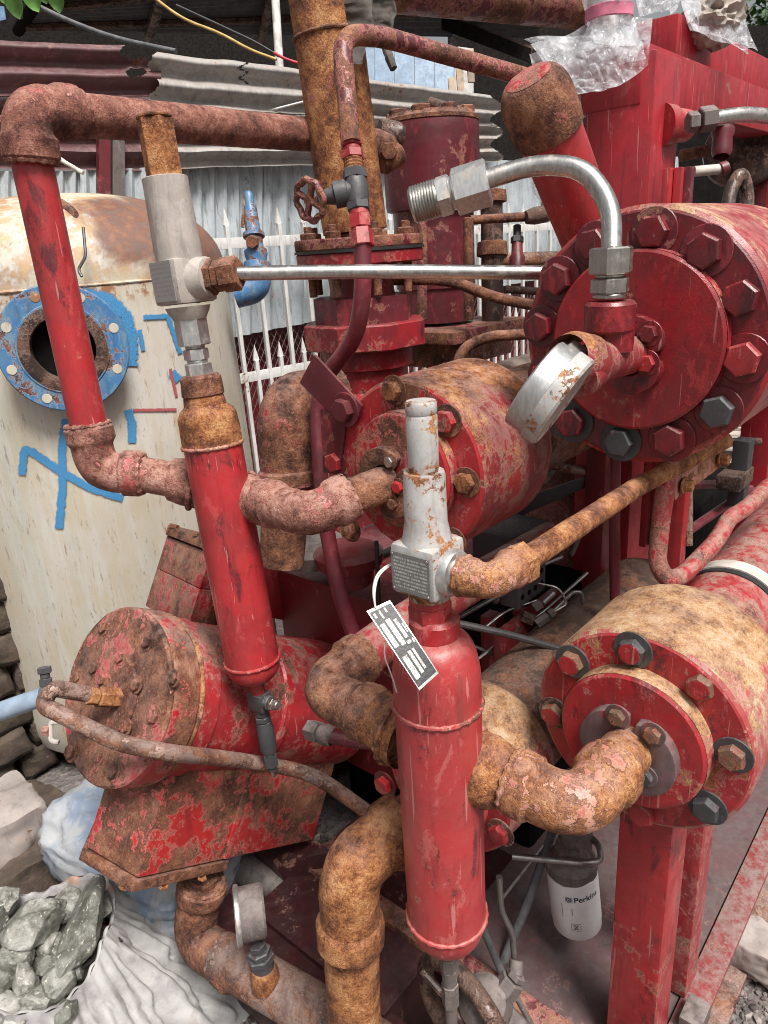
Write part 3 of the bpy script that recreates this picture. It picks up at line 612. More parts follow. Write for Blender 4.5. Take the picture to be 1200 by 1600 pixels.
# ---- trees
def leaves(c, rad, n, size, seed, flat=1):
    rnd = random.Random(seed); V, Fs = [], []
    for _ in range(n):
        while 1:
            q = Vector((rnd.uniform(-1, 1), rnd.uniform(-1, 1), rnd.uniform(-1, 1)))
            if q.length < 1 and nz(q, 2.2, seed) > -.12: break
        p = Vector(c)+Vector((q.x*rad[0], q.y*rad[1], q.z*rad[2])); s = size*rnd.uniform(.6, 1.3)
        R = Matrix.Rotation(rnd.uniform(0, 6.3), 3, 'Z') @ Matrix.Rotation(rnd.uniform(-1, 1), 3, 'X'); b = len(V)
        V += [p+R @ Vector(t)*s for t in ((0, 0, 0), (.32, .4, .06), (0, 1, -.05), (-.32, .4, .06))]; Fs += [(b, b+1, b+2), (b, b+2, b+3)]
    return V, Fs
def tree(label, base, h, r, n, seed, mat='leaf_dark', size=.16):
    t = thing('tree', label, 'tree', base, 'trees beyond the yard'); base = Vector(base)
    part(t, 'trunk', sweep(path([base, base+Vector((.1, .05, h*.4)), base+Vector((-.05, .1, h*.85))], .5, .2), lambda s, L: .16*(1-.7*s/L), 10, .01), 'bark')
    for k in range(4):
        a = k*1.7+seed; part(t, 'limb', sweep(path([base+UZ*h*(.4+.08*k), base+UZ*h*(.55+.08*k)+Vector((math.cos(a), math.sin(a), 0))*r*.6], .1, .2), lambda s, L: .06*(1-.8*s/L), 8), 'bark')
    part(t, 'crown', leaves(base+UZ*h*.72, (r, r, h*.38), n, size, seed), mat, smooth=0)
g0 = P(1150, 60, 15)
tree('dark leafy tree standing behind the frame at the top right', (g0.x, g0.y, 0), 5.4, 2.6, 9000, 3)
g0 = P(1290, 60, 13); tree('dark leafy tree at the right edge beyond the plastic bags', (g0.x, g0.y, 0), 5.0, 2.2, 6000, 5)
br = thing('leafy_branch', 'bright green leaves hanging into the top left corner', 'branch', P(10, -40, 2.6))
part(br, 'twig', ptube([(-60, -60, 2.6), (20, -30, 2.6), (90, -22, 2.6)], 6, .1), 'bark')
for k, (x, y, a) in enumerate(((20, 2, .3), (48, -8, -.4), (85, -8, .6), (0, -20, .1), (62, -22, .2))):
    c = P(x, y, 2.6); s = .055; d = Vector((math.cos(a)*.3, math.sin(a)*.3, -1)).normalized(); u, v, w = frame(d)
    part(br, 'leaf', grid(lambda U, V_: c+w*(U-.5)*s*2+(v*.8+u*.3)*(V_-.5)*s*1.7*math.sin(math.pi*min(1, max(.02, U)))**.7+u*.012*math.sin(V_*3.1), 8, 4), 'leaf')
sg = thing('blue_sign', 'small blue sign edge at the upper left corner', 'sign', P(-10, 20, 5.5))
part(sg, 'panel', prism([P(-30, 6, 5.5), P(6, 10, 5.5), P(9, 30, 5.5), P(-30, 40, 5.5)], rdir(600, 400)*.01, 0), 'corr_blue')
# ================================================================== CREAM TANK
TD = 2.3; TA = P(108, 430, TD); TAX = (P(222, 950, 2.3+.36*1.05)-TA); TAX = Vector((TAX.x*.6, TAX.y*.6, TAX.z)).normalized()*-1   # very slight lean
TR = .485
tank = thing('storage_tank', 'large cream pressure tank with rusted head and blue brush marks', 'tank', TA-UZ*TA.z)
TOP = along(TA, TAX, py=432); TB = TA-TAX*(TA.z+0)/TAX.z
HL = (TOP-TB).length; hd = .235
tprof = [(.1, 0), (.1, TR*.96), (.16, TR)]+[(.16+(HL-.16)*k/30, TR) for k in range(1, 31)]+[(HL+hd*math.sin(a), TR*math.cos(a)**.8) for a in [i*math.pi/2/18 for i in range(1, 18)]]+[(HL+hd, 0)]
TANKK = (TOP.x*.72-TOP.y*.69+TOP.z*.45)+.46
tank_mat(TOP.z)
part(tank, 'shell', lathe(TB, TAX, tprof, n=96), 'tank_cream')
part(tank, 'seam', weld(TOP-TAX*.03, TAX, TR, .004), 'tank_cream')
def thit(px, py, off=.002):
    d = rdir(px, py); a = TAX.normalized(); o_ = EYE-TB; dp = d-a*d.dot(a); op = o_-a*o_.dot(a); R = TR+off
    A, B, C_ = dp.dot(dp), 2*dp.dot(op), op.dot(op)-R*R; disc = max(0, B*B-4*A*C_); return EYE+d*((-B-math.sqrt(disc))/(2*A))
def tnorm(p): a = TAX.normalized(); q = p-TB; return (q-a*q.dot(a)).normalized()
def stroke(name, pts, w, mat, seed=0):
    q = []
    for a, b in zip(pts, pts[1:]):
        k = max(2, int(math.hypot(b[0]-a[0], b[1]-a[1])/2.5))
        for j in range(k): t = j/k; q.append((a[0]+(b[0]-a[0])*t, a[1]+(b[1]-a[1])*t))
    q.append(pts[-1]); V, Fs = [], []
    for i, (x, y) in enumerate(q):
        x1, y1 = q[min(i+1, len(q)-1)]; x0, y0 = q[max(i-1, 0)]; L = math.hypot(x1-x0, y1-y0) or 1; nx, ny = -(y1-y0)/L, (x1-x0)/L
        for k in range(5):
            s = (k/4-.5)*w*(1+.30*nz((i*.35, k//4*9+seed, 0), 1)+.06*nz((i*1.1, k//4*5+seed, 4), 1)); V.append(thit(x+nx*s, y+ny*s, .0035))
    for i in range(len(q)-1):
        for k in range(4): Fs.append((i*5+k, i*5+k+1, i*5+k+6, i*5+k+5))
    o = part(tank, name, (V, Fs), mat); uv = o.data.uv_layers.new(name='UVMap')
    for p in o.data.polygons:
        for li, vi in zip(p.loop_indices, p.vertices): uv.data[li].uv = (vi//5*2.5/w+seed*7, (vi % 5)/4)
    return o
stroke('paint_mark', [(103, 655), (97, 700), (98, 760), (92, 826)], 17, 'blue_mark', 1)
stroke('paint_mark', [(34, 742), (38, 702), (50, 706), (95, 737), (140, 762), (192, 779)], 16, 'blue_mark', 2)
stroke('paint_mark', [(200, 640), (206, 660), (207, 692)], 17, 'blue_mark', 3)
stroke('paint_mark', [(208, 641), (276, 640)], 6, 'red_mark', 4)
stroke('paint_mark', [(266, 576), (276, 620)], 6, 'red_mark', 5)
stroke('paint_mark', [(268, 582), (280, 594)], 18, 'blue_mark', 6)
stroke('paint_mark', [(224, 496), (262, 494), (282, 552)], 10, 'blue_mark', 7)
stroke('paint_mark', [(128, 458), (170, 468), (196, 492), (206, 530), (205, 572)], 26, 'blue_mark', 8)
stroke('paint_mark', [(218, 515), (224, 548)], 9, 'blue_mark', 9)
# tank nozzle flange
NC = P(99, 545, 1.86); ND = (EYE-NC); nx = tnorm(thit(101, 545)); NDIR = nx
nf = part(tank, 'nozzle_neck', lathe(NC-NDIR*.3, NDIR, [(0, .088), (.28, .088), (.3, .088), (.3, .079), (0, .079)], n=40), 'rust_dark')
kk = 1.78/F
part(tank, 'nozzle_flange', lathe(NC-NDIR*.022, NDIR, [(0, .088), (0, .158), (.003, .161), (.019, .161), (.022, .158), (.022, .114), (.025, .112), (.025, .081), (.0, .080)], n=64), 'blue_paint')
part(tank, 'gasket_face', lathe(NC+NDIR*.0035, NDIR, [(0, .108), (.001, .106), (.001, .082), (0, .080)], n=48), 'rust_dark')
part(tank, 'nozzle_bore', lathe(NC-NDIR*.04, NDIR, [(0, .0788), (0, 0)], n=24), 'black_hole')  # black disc painted in for the darkness inside the bore
u, v, w = frame(NDIR)
for k in range(8):
    a = k*math.pi/4+.3; part(tank, 'bolt_hole', lathe(NC+NDIR*.0008+(u*math.cos(a)+v*math.sin(a))*.137, NDIR, [(0, .0125), (.0006, .012), (.0006, 0)], n=16), 'tank_cream')
part(tank, 'lifting_ring', tube([along(NC+Vector((0, 0, 0)), UX, px=100) if 0 else P(95, 318, 1.95), P(118, 335, 1.93), P(122, 365, 1.92), P(112, 395, 1.92), P(96, 402, 1.95)], .013, .04), 'rust_brown')
part(tank, 'hook', tube([P(130, 355, 1.84), P(134, 400, 1.84), P(122, 422, 1.84), P(128, 432, 1.84)], .004, .01, 8), 'dark_steel')
# blue safety valve on the tank
bv = thing('blue_safety_valve', 'small blue rusty relief valve on elbow beside the tank', 'valve', P(398, 440, 2.25))
D = 2.25; k = D/F; A = P(402, 412, D); B = P(388, 300, D)
part(bv, 'spring_bonnet', lat2(A, B, [(0, 0), (0, 14*k), (.12, 18*k), (.18, 18*k), (.2, 13*k), (.36, 13*k), (.37, 17*k), (.42, 17*k), (.43, 12*k), (.80, 10*k), (.82, 7*k), (.95, 7*k), (1, 5*k), (1, 0)], n=20, rough=.0006), 'blue_paint')
part(bv, 'elbow', sweep(path([P(402, 412, D), P(403, 452, D), P(368, 460, D)], .05), 21*k, 20), 'blue_paint')
part(bv, 'cap_nut', hexa(P(396, 378, D-.03), P(393, 378, D-.055), 10*k), 'rust_brown')
part(bv, 'lever', tube([P(383, 305, D), P(379, 355, D)], .006, .01, 8), 'rust_grey')
# ================================================================== COMPRESSOR SKID FRAME
skid = thing('skid_frame', 'red painted steel skid frame carrying the compressor cylinders', 'frame', P(1007, 1500, 1.29))
pc = P(1008, 1450, 1.24)
part(skid, 'post', box((pc.x-.040, pc.y-.042, DZ+.005), (pc.x+.040, pc.y+.042, 1.02), .006), 'red_clean')
pc2 = hit(1074, 1556, (0, 0, DZ), UZ)+Vector((.02, .035, 0))
part(skid, 'post', box((pc2.x-.035, pc2.y-.035, DZ+.005), (pc2.x+.035, pc2.y+.035, 1.0), .006), 'red_dusty')
pu = P(985, 250, 1.62); s = .076
part(skid, 'post', box((pu.x-s, pu.y-s, DZ+.005), (pu.x+s, pu.y+s, P(985, 118, 1.55).z+.03), .010), 'red_frame')
zb = P(1012, 66, 1.46).z; bh = .105; c0 = P(1014, 66, 1.46)
part(skid, 'beam', box((c0.x, c0.y, zb-bh), (c0.x+2.4, c0.y+.012, zb), .003), 'red_frame')
part(skid, 'beam', box((c0.x+.004, c0.y+.012, zb-.012), (c0.x+2.4, c0.y+.10, zb-.001), .002), 'red_frame')
part(skid, 'beam', box((c0.x+.004, c0.y+.012, zb-bh+.001), (c0.x+2.4, c0.y+.10, zb-bh+.012), .002), 'red_frame')
part(skid, 'beam', box((c0.x-.003, c0.y+.010, zb-bh-.004), (c0.x+.05, c0.y+.24, zb-.004), .004), 'red_frame')
c1 = P(1061, 19, 1.66)
part(skid, 'beam', box((c1.x, c1.y, c1.z-.098), (c1.x+2.2, c1.y+.10, c1.z), .005), 'red_frame')
for dx in (.22, .62, 1.05): part(skid, 'shim', box((c1.x+dx, c1.y+.004, zb-.001), (c1.x+dx+.10, c1.y+.09, c1.z-.096), .003), 'red_dusty')
part(skid, 'cap_plate', box((c0.x+.05, c1.y+.01, zb), (c0.x+.12, c1.y+.12, zb+.02), .003), 'red_dark')
# angle brackets right of the upper post
for x0, x1, m in ((1042, 1060, 'red_clean'), (1060, 1074, 'red_clean'), (1075, 1084, 'maroon')):
    q = P(x0, 300, 1.44); r_ = P(x1, 300, 1.44); part(skid, 'angle_bar', box((q.x, q.y-.004, .9), (r_.x+.012, q.y+.012, P(1060, 262, 1.44).z), .002), m)
# welded boss with union and stainless line on the upper post
bs = hit(1046, 196, (0, pu.y-s, 0), UY)
part(skid, 'boss', lathe(bs, -UY*.4+UX, [(-.03, 0), (-.03, .043), (.0, .040), (.008, .034), (.05, .032), (.053, .029), (.053, 0)], n=28, rough=.001), 'red_worn')
# skid deck, rails
fx = hit(814, 1551, (0, 0, DZ), UZ); rx = hit(1102, 1596, (0, 0, DZ), UZ)
part(skid, 'deck_plate', box((fx.x, rx.y+.055, DZ-.012), (fx.x+3.4, rx.y+.80, DZ), .002), 'deck')
part(skid, 'front_angle', box((fx.x-.05, rx.y+.12, DZ-.03), (fx.x-.003, rx.y+1.25, DZ+.018), .003), 'maroon_rust')
part(skid, 'rail', box((fx.x-.5, rx.y, DZ-.012), (fx.x+3.4, rx.y+.052, DZ+.004), .003), 'rail_dust')
part(skid, 'rail', box((fx.x-.5, rx.y+.028, .04), (fx.x+3.4, rx.y+.040, DZ-.014), .001), 'red_dark')
part(skid, 'rail', box((fx.x-.5, rx.y-.012, .02), (fx.x+3.4, rx.y+.075, .035), .002), 'rust_grey')
part(skid, 'rail', box((fx.x-.5, rx.y+1.2, .02), (fx.x+3.4, rx.y+1.26, DZ-.014), .002), 'red_dark')
part(skid, 'cross_member', box((fx.x-.30, rx.y+.35, .03), (fx.x-.18, rx.y+1.25, .19), .004), 'maroon_shade')
part(skid, 'foot_lug', boxo(hit(1085, 1590, (0, 0, DZ+.02), UZ), AX, (.03, .02, .02), .004), 'grimy')
# second upright inside the frame, seen below the big cylinder
for x, w, m in ((933, 26, 'red_dark'), (1057, 20, 'red_clean')):
    q = P(x, 830, 1.75 if x < 1000 else 1.62); h = w*.5*q.length/F*1.1
    part(skid, 'upright', box((q.x-h, q.y-h, DZ+.005), (q.x+h, q.y+h, 1.35), .003), m)
q = P(1076, 790, 1.6); part(skid, 'conduit', tube([P(1076, 740, 1.6), P(1076, 852, 1.63)], .009, n=10), 'rust_grey')
q = P(1190, 650, 2.0); part(skid, 'upright', box((q.x-.04, q.y-.04, DZ+.005), (q.x+.04, q.y+.04, c0.z-.1), .004), 'red_frame')
part(skid, 'brace', tube([P(1075, 830, 1.85), P(1200, 745, 2.1)], .012, n=10), 'maroon_clean')
part(skid, 'brace', tube([P(1060, 758, 2.1), P(1190, 755, 2.3)], .014, n=10), 'maroon_clean')
# ================================================================== FLANGED CYLINDERS
def flanged(name, label, px, py, D, prof, face_r, cov_r, cov_h, mats, bolts, br, hidden=(), bolt_r=None):
    C = P(px, py, D); t = thing(name, label, 'cylinder', C-UZ*.15, 'flanged cylinders along the skid')
    face, rim, cover, tail = mats
    part(t, 'shell', lathe(C, UX, prof[0], n=72, rough=.0006), rim)
    if len(prof) > 1: part(t, 'barrel', lathe(C, UX, prof[1], n=60, rough=.0006), tail)
    part(t, 'flange_face', lathe(C-UX*.002, UX, [(.012, face_r*.998), (.003, face_r), (0, face_r-.004), (0, cov_r*.6)], n=72), face)
    part(t, 'cover', lathe(C-UX*(cov_h+.002), UX, [(0, 0), (0, cov_r-.004), (.003, cov_r), (cov_h-.001, cov_r), (cov_h+.002, cov_r*.98)], n=64), cover)
    if rim != face: part(t, 'cover_rim', lathe(C-UX*(cov_h-.002), UX, [(0, cov_r+.0008), (cov_h-.003, cov_r+.0012)], n=64, rough=.0004), rim)
    for i, b in enumerate(bolts):
        m, wm, wash = b[2], b[3], b[4]; p = hit(b[0], b[1], C-UX*br*.88, UX); p.x = C.x-.002
        bolt(t, p, -UX, br, m, br*.95, wash, wm, face=len(b) > 5)
    return t, C
UD = 1.0
ur, UC = flanged('cooler_cylinder', 'biggest dark red flanged cylinder at upper right with twelve bolts', 998, 532, 1.02,
    [[(0, .150), (.0, .172), (.005, .178), (.05, .178), (.34, .178), (.345, .172), (.35, .12)], [(.34, .12), (1.2, .12), (1.2, 0)]], .173, .123, .020,
    ('flange_dark', 'rim_top', 'flange_mid', 'maroon'),
    [(1015, 362, 'flange_dark', 'maroon', 1), (1097, 393, 'flange_dark', 'maroon', 1), (1153, 467, 'flange_dark', 'maroon', 0), (1157, 563, 'flange_bright', 'flange_dark', 1),
     (1117, 645, 'dark_fitting', 'flange_dark', 1), (1043, 690, 'flange_dark', 'flange_dark', 1), (963, 693, 'dark_fitting', 'dark_fitting', 1), (888, 662, 'flange_dark', 'dark_fitting', 1),
     (846, 590, 'flange_dark', 'maroon', 1), (838, 512, 'flange_dark', 'maroon', 1), (866, 437, 'flange_dark', 'maroon', 1), (922, 382, 'flange_dark', 'maroon', 1)], .0225)
lr, LC = flanged('cooler_cylinder', 'tan rimmed bright red flanged cylinder at lower right with elbow clamped to its cover', 997, 1142, 1.015,
    [[(0, .12), (0, .149), (.004, .154), (.06, .154), (.165, .154), (.19, .146), (.21, .115), (.215, .09)], [(.20, .091), (1.3, .091), (1.3, 0)]], .150, .102, .030,
    ('flange_bright', 'rim_tan', 'flange_bright', 'red_dusty'),
    [(888, 1040, 'brassy', 'dark_steel', 1, 1), (983, 1022, 'dark_fitting', 'dark_steel', 1, 1), (1090, 1080, 'brassy', 'dark_fitting', 0, 1), (1141, 1188, 'brassy', 'dark_fitting', 1),
     (1100, 1270, 'dark_fitting', 'dark_fitting', 1), (998, 1277, 'flange_bright', 'dark_fitting', 0), (860, 1120, 'brassy', 'rust_dark', 1, 1), (897, 1232, 'flange_bright', 'dark_fitting', 1)], .0185)
mc, MC = flanged('cooler_cylinder', 'peeling rusty red flanged cylinder in the middle behind the white valve', 639, 733, 1.215,
    [[(0, .12), (0, .146), (.004, .151), (.06, .153), (.2, .155), (.215, .150), (.22, .11)], [(.21, .112), (1.0, .112), (1.0, 0)]], .148, .101, .024,
    ('red_worn', 'rim_peel', 'red_worn', 'barrel_tan'),
    [(608, 612, 'rust_mix', 'rust_brown', 1), (692, 660, 'red_worn', 'rust_brown', 1), (722, 757, 'rust_orange', 'rust_brown', 1), (517, 724, 'red_worn', 'maroon', 1), (545, 640, 'red_worn', 'maroon', 0),
     (702, 850, 'rust_mix', 'rust_brown', 1), (540, 830, 'rust_mix', 'rust_brown', 1), (620, 872, 'rust_mix', 'rust_brown', 1)], .0180)
lm, MC2 = flanged('cooler_cylinder', 'lower flanged cylinder half hidden behind the front red bottle', 697, 1228, 1.17,
    [[(0, .1), (0, .117), (.004, .121), (.05, .122), (.13, .123), (.14, .118), (.16, .10)], [(.14, .101), (.80, .101), (.80, 0)]], .119, .08, .02,
    ('red_worn', 'rim_tan', 'red_worn', 'barrel_tan'),
    [(595, 1230, 'red_worn', 'maroon', 1), (776, 1308, 'flange_bright', 'rust_grey', 1), (612, 1160, 'red_worn', 'maroon', 1), (720, 1350, 'red_worn', 'maroon', 1), (640, 1345, 'red_worn', 'maroon', 1)], .017)
# pipe clamps on the covers
def sector(c, r0, r1, a0, a1, h):                            # half-moon clamp piece lying on a cover
    n_ = 14; pts = []
    for k in range(n_+1):
        t_ = k/n_; a = math.radians(a0+(a1-a0)*t_); rr = r1*(1-.16*abs(2*t_-1)**4+.05*math.sin(t_*math.pi)); pts.append(c+(-UY*math.cos(a)+UZ*math.sin(a))*rr)
    for k in range(n_+1):
        a = math.radians(a1+(a0-a1)*k/n_); pts.append(c+(-UY*math.cos(a)+UZ*math.sin(a))*r0)
    return prism(pts, -UX*h, h*.22)
def clamp(t, c, r, mat, bolts, br, arcs, h=.020):
    for a0, a1 in arcs: part(t, 'clamp', sector(c+UX*.001, r*.70, r*1.30, a0, a1, h), mat, smooth=50)
    for x, y, m in bolts:
        p = hit(x, y, c-UX*(h+br*.5), UX); p.x = c.x-h+.001
        bolt(t, p, -UX, br, m, br*1.05, True, mat)
ck = LC-UX*.032; clamp(lr, hit(985, 1168, ck, UX), .050, 'clamp_grey', [(962, 1122, 'brassy'), (1018, 1150, 'brassy'), (1006, 1216, 'dark_fitting')], .0120, ((92, 205), (-75, 78)))
ck = MC-UX*.026; clamp(mc, hit(612, 752, ck, UX), .046, 'rust_brown', [(607, 722, 'plated'), (620, 762, 'red_worn'), (612, 788, 'rust_brown')], .0100, ((60, 190), (-110, 40)))
ck = UC-UX*.022; clamp(ur, hit(988, 553, ck, UX), .040, 'flange_dark', [(1012, 522, 'flange_dark'), (1008, 568, 'flange_bright')], .0125, ((10, 130), (-120, -10)))
# bracket strip bolted to the middle flange
bp = MC-UX*.012
part(mc, 'bracket_strip', prism([hit(x, y, bp, UX) for x, y in ((490, 554), (565, 634), (556, 662), (536, 668), (468, 598))], UX*.006, .001), 'maroon_clean', 'dark flat bar bolted across the flange')
part(mc, 'bracket_strip', prism([hit(x, y, bp+UX*.004, UX) for x, y in ((500, 640), (540, 664), (530, 742), (505, 738))], UX*.006, .001), 'maroon')
bolt(mc, hit(541, 640, bp, UX), -UX, .021, 'maroon', .021, True, 'maroon')
# ================================================================== TILTED COMPRESSOR CYLINDER
tl = math.radians(31); DA = Vector((math.cos(tl), 0, -math.sin(tl))); DV = Vector((math.sin(tl), 0, math.cos(tl)))
DC = P(178, 1086, 1.35); DR = .165
dr = thing('tilted_cylinder', 'big rusty tilted compressor cylinder at lower left with round end cover', 'cylinder', DC-UZ*.4)
part(dr, 'end_cover', lathe(DC, DA, [(0, 0), (0, .06), (0, DR-.005), (.004, DR), (.008, DR)], n=72, rough=.0009), 'rust_drum')
part(dr, 'cover_disc', lathe(DC-DA*.006, DA, [(0, 0), (0, .071), (.003, .074), (.008, .074)], n=48, rough=.0006), 'rust_drum', 'inner round disc on the end cover')
part(dr, 'flange_ring', lathe(DC, DA, [(.008, DR-.001), (.011, DR+.001), (.062, DR+.001), (.066, DR-.004), (.07, DR-.012)], n=72, rough=.0008), 'red_heavy')
part(dr, 'barrel', lathe(DC, DA, [(.06, .156), (.075, .156), (.080, .158), (.12, .158), (.125, .153), (.30, .152), (.305, .156), (.32, .156), (.325, .150), (.62, .15), (.62, 0)], n=72, rough=.0009), 'red_worn')
part(dr, 'seam', weld(DC+DA*.076, DA, .158, .005, 2), 'rust_tan' if 'rust_tan' in MATS else 'rust_mix')
for x, y, r_ in ((163, 980, 9), (231, 1002, 9), (148, 1044, 8), (112, 1175, 10), (242, 1119, 10), (178, 1205, 10), (272, 1060, 8), (155, 1182, 8), (122, 1058, 8), (228, 1180, 9)):
    bolt(dr, hit(x, y, DC, DA), -DA, r_*1.36/F*1.1, 'rust_drum', r_*1.36/F*.8, True, 'rust_drum')
for x, y in ((189, 1027), (214, 1070), (197, 1136), (161, 1062)): bolt(dr, hit(x, y, DC-DA*.006, DA), -DA, .011, 'rust_drum', .009, True, 'rust_drum')
# valve chests
def chest(dv, poly, h, inset, flip, mats, name, wall_mat):
    q = [hit(x, y, DC+DV*dv, DV) for x, y in poly]
    part(dr, name, prism(q, DV*h, .004), wall_mat)
    return q
lo = -.318
kp = [hit(x, y, DC+DV*lo, DV) for x, y in ((132, 1333), (212, 1382), (487, 1320))]
far = [kp[2]+UY*.24, kp[0]+UY*.12+DA*.1]
chp = [kp[0], kp[1], kp[2], far[0], far[1]]
cen = sum(chp, Vector())/5
part(dr, 'valve_chest', prism([p+DV*.012 for p in chp], DV*.21, .003), 'chest_rust', 'rusty boxed chest under the cylinder')
part(dr, 'chest_flange', prism([cen+(p-cen)*1.035-DV*.012 for p in (chp[0], chp[1], chp[1].lerp(chp[2], .45), chp[3].lerp(chp[4], .5), chp[4])], DV*.020, .002), 'rust_brown')
for k, (x, y) in enumerate(((200, 1388), (262, 1388), (322, 1374))):
    bolt(dr, hit(x, y, DC+DV*(lo-.012), DV)+UY*.012, -DV, .010, 'rust_orange', .009, False)
part(dr, 'chest_rib', prism([kp[1].lerp(kp[2], .42)+DV*.014-UY*.004, kp[1].lerp(kp[2], .45)+DV*.014-UY*.004, kp[1].lerp(kp[2], .45)+DV*.16-UY*.004, kp[1].lerp(kp[2], .42)+DV*.16-UY*.004], UY*.02, .001), 'chest_rust')
hi = .29
kq = [hit(x, y, DC+DV*hi, DV) for x, y in ((262, 836), (330, 862), (574, 908))]
ch2 = [kq[0], kq[1], kq[2], kq[2]+UY*.26, kq[0]+UY*.14+DA*.1]; cen = sum(ch2, Vector())/5
part(dr, 'valve_chest', prism([p-DV*.004 for p in ch2], -DV*.085, .003), 'red_heavy')
part(dr, 'valve_chest', prism([kq[0]-DV*.09, kq[1]-DV*.09, kq[1].lerp(kq[2], .3)-DV*.09, kq[2].lerp(kq[0], .4)-DV*.09+UY*.25, kq[0]+UY*.14+DA*.1-DV*.09], -DV*.10, .003), 'red_heavy')
part(dr, 'chest_lid', prism([cen+(p-cen)*1.02 for p in ch2], DV*.022, .003), 'rust_brown')
yb = kq[1].y-.004
pp = [hit(x, y, (0, yb, 0), UY) for x, y in ((334, 868), (574, 914), (566, 960), (558, 1006), (492, 992), (489, 978), (330, 946))]
part(dr, 'side_plate', prism(pp, -UY*.006, .001), 'red_clean', 'flat bright red plate with a notch')
for f_ in (.12, .3, .48, .66, .84, .97): bolt(dr, kq[1].lerp(kq[2], f_)+DV*.024+UY*.02, DV, .013, 'rust_grey', .016, False)
for f_ in (.2, .75): bolt(dr, kq[0].lerp(kq[1], f_)+DV*.024+UY*.02, DV, .013, 'rust_brown', .012, False)
# ================================================================== FRONT BOTTLE + SAFETY VALVE (centre)
b2 = P(690, 1240, .93); T2 = zv(b2, 990)
kb = .93/F
B2 = thing('pulsation_bottle', 'front bright red pulsation bottle under the white safety valve', 'bottle', zv(b2, 1490), 'pulsation bottles')
zt, zs, zd, zr, zl, ze = (zv(b2, y).z for y in (960, 992, 1062, 1096, 1424, 1468))
Rb = .0535; bb = Vector((b2.x, b2.y, 0))
prof = [(ze, 0), (ze, .022)]+[(ze+(zl-ze)*(1-math.cos(a)), .022+(Rb-.022)*math.sin(a)) for a in [i*math.pi/20 for i in range(1, 11)]]
part(B2, 'bottom_cap', lathe(bb, UZ, prof, n=48), 'red_bottle')
part(B2, 'body', lathe(bb, UZ, [(zl, Rb)]+[(zl+(zr-zl)*i/8, Rb) for i in range(1, 9)], n=48), 'red_bottle')
sh = [(zr, Rb), (zd, Rb)]+[(zd+(zs-zd)*math.sin(a), .0275+(Rb-.0275)*math.cos(a)**.8) for a in [i*math.pi/22 for i in range(1, 11)]]+[(zs+.002, .027)]
part(B2, 'shoulder', lathe(bb, UZ, sh, n=48, rough=.0006), 'red_bottle')
part(B2, 'neck_collar', lathe(bb, UZ, [(zs-.002, .026), (zs+.002, .0295), (zt-.005, .030), (zt, .026), (zt, 0)], n=40, rough=.0007), 'red_worn')
part(B2, 'weld_bead', weld(bb+UZ*zr, UZ, Rb+.0005, .0032, 1), 'red_worn'); part(B2, 'weld_bead', weld(bb+UZ*zl, UZ, Rb+.001, .003, 2), 'red_bottle')
parts(B2, 'drain_fitting', (cyl(bb+UZ*(ze-.03), bb+UZ*(ze+.004), .013), hexa(bb+UZ*(ze-.055), bb+UZ*(ze-.031), .0135), cyl(bb+UZ*(ze-.085), bb+UZ*(ze-.056), .011), hexa(bb+UZ*(ze-.13), bb+UZ*(ze-.086), .0125), cyl(bb+UZ*(ze-.2), bb+UZ*(ze-.131), .009)), 'grimy')
# safety valve, white
def vz(y): return zv(b2+Vector((-.000, 0, 0)), y).z
V2 = thing('safety_valve', 'white rust-stained safety valve with grey nameplate above the front bottle', 'valve', bb+UZ*zt)
zz_ = {y: vz(y) for y in (625, 728, 735, 842, 846, 918, 930, 964)}
vb = bb+Vector((-.004, .002, 0))
parts(V2, 'hex_nipple', (hexa(vb+UZ*(zt-.002), vb+UZ*(zz_[930]-.008), .0255, .3), cyl(vb+UZ*(zz_[930]-.009), vb+UZ*(zz_[918]), .024)), 'flange_bright')
zc0, zc1 = zz_[918], zz_[846]; hw = .0305
part(V2, 'inlet_boss', lathe(vb, UZ, [(zc0-.018, 0), (zc0-.018, .0225), (zc0-.004, .025), (zc0+.004, .029)], n=32), 'white_valve')
part(V2, 'valve_body', boxo(vb+UZ*((zc0+zc1)/2+.002), AX, (hw, hw, (zc1-zc0)/2+.002), .007), 'white_valve')
kz = .88/F
part(V2, 'bonnet', lathe(vb, UZ, [(zc1-.001, .030), (zc1+.010, .0268), (zc1+.026, .0238), (zz_[735]-.004, .0232), (zz_[735], .022), (zz_[735], 0)], n=40), 'white_valve')
part(V2, 'cap', lathe(vb, UZ, [(zz_[735]+.0005, .0158), (zz_[735]+.005, .0168), (zz_[625]-.016, .0168), (zz_[625]-.014, .0158), (zz_[625]-.012, .0168), (zz_[625]-.002, .0168), (zz_[625], .0155), (zz_[625], 0)], n=40), 'white_valve')
# nameplate lies on the -X side of the block
pv = vb+UZ*((zc0+zc1)/2+.001)-UX*(hw+.0022)
def plate(parent, name, c, u, v, n_, w, h, mat, th=.0015):
    V = [c-u*w/2-v*h/2, c+u*w/2-v*h/2, c+u*w/2+v*h/2, c-u*w/2+v*h/2]; V += [p-n_*th for p in V]
    o = part(parent, name, (V, [(0, 1, 2, 3), (7, 6, 5, 4), (0, 4, 5, 1), (1, 5, 6, 2), (2, 6, 7, 3), (3, 7, 4, 0)]), mat, smooth=0)
    uv = o.data.uv_layers.new(name='UVMap'); uvs = ((0, 0), (1, 0), (1, 1), (0, 1))
    for p in o.data.polygons:
        for li, vi in zip(p.loop_indices, p.vertices): uv.data[li].uv = uvs[vi % 4]
    return o
plate(V2, 'nameplate', pv, -UY, UZ, -UX, .053, zc1-zc0-.010, 'nameplate')
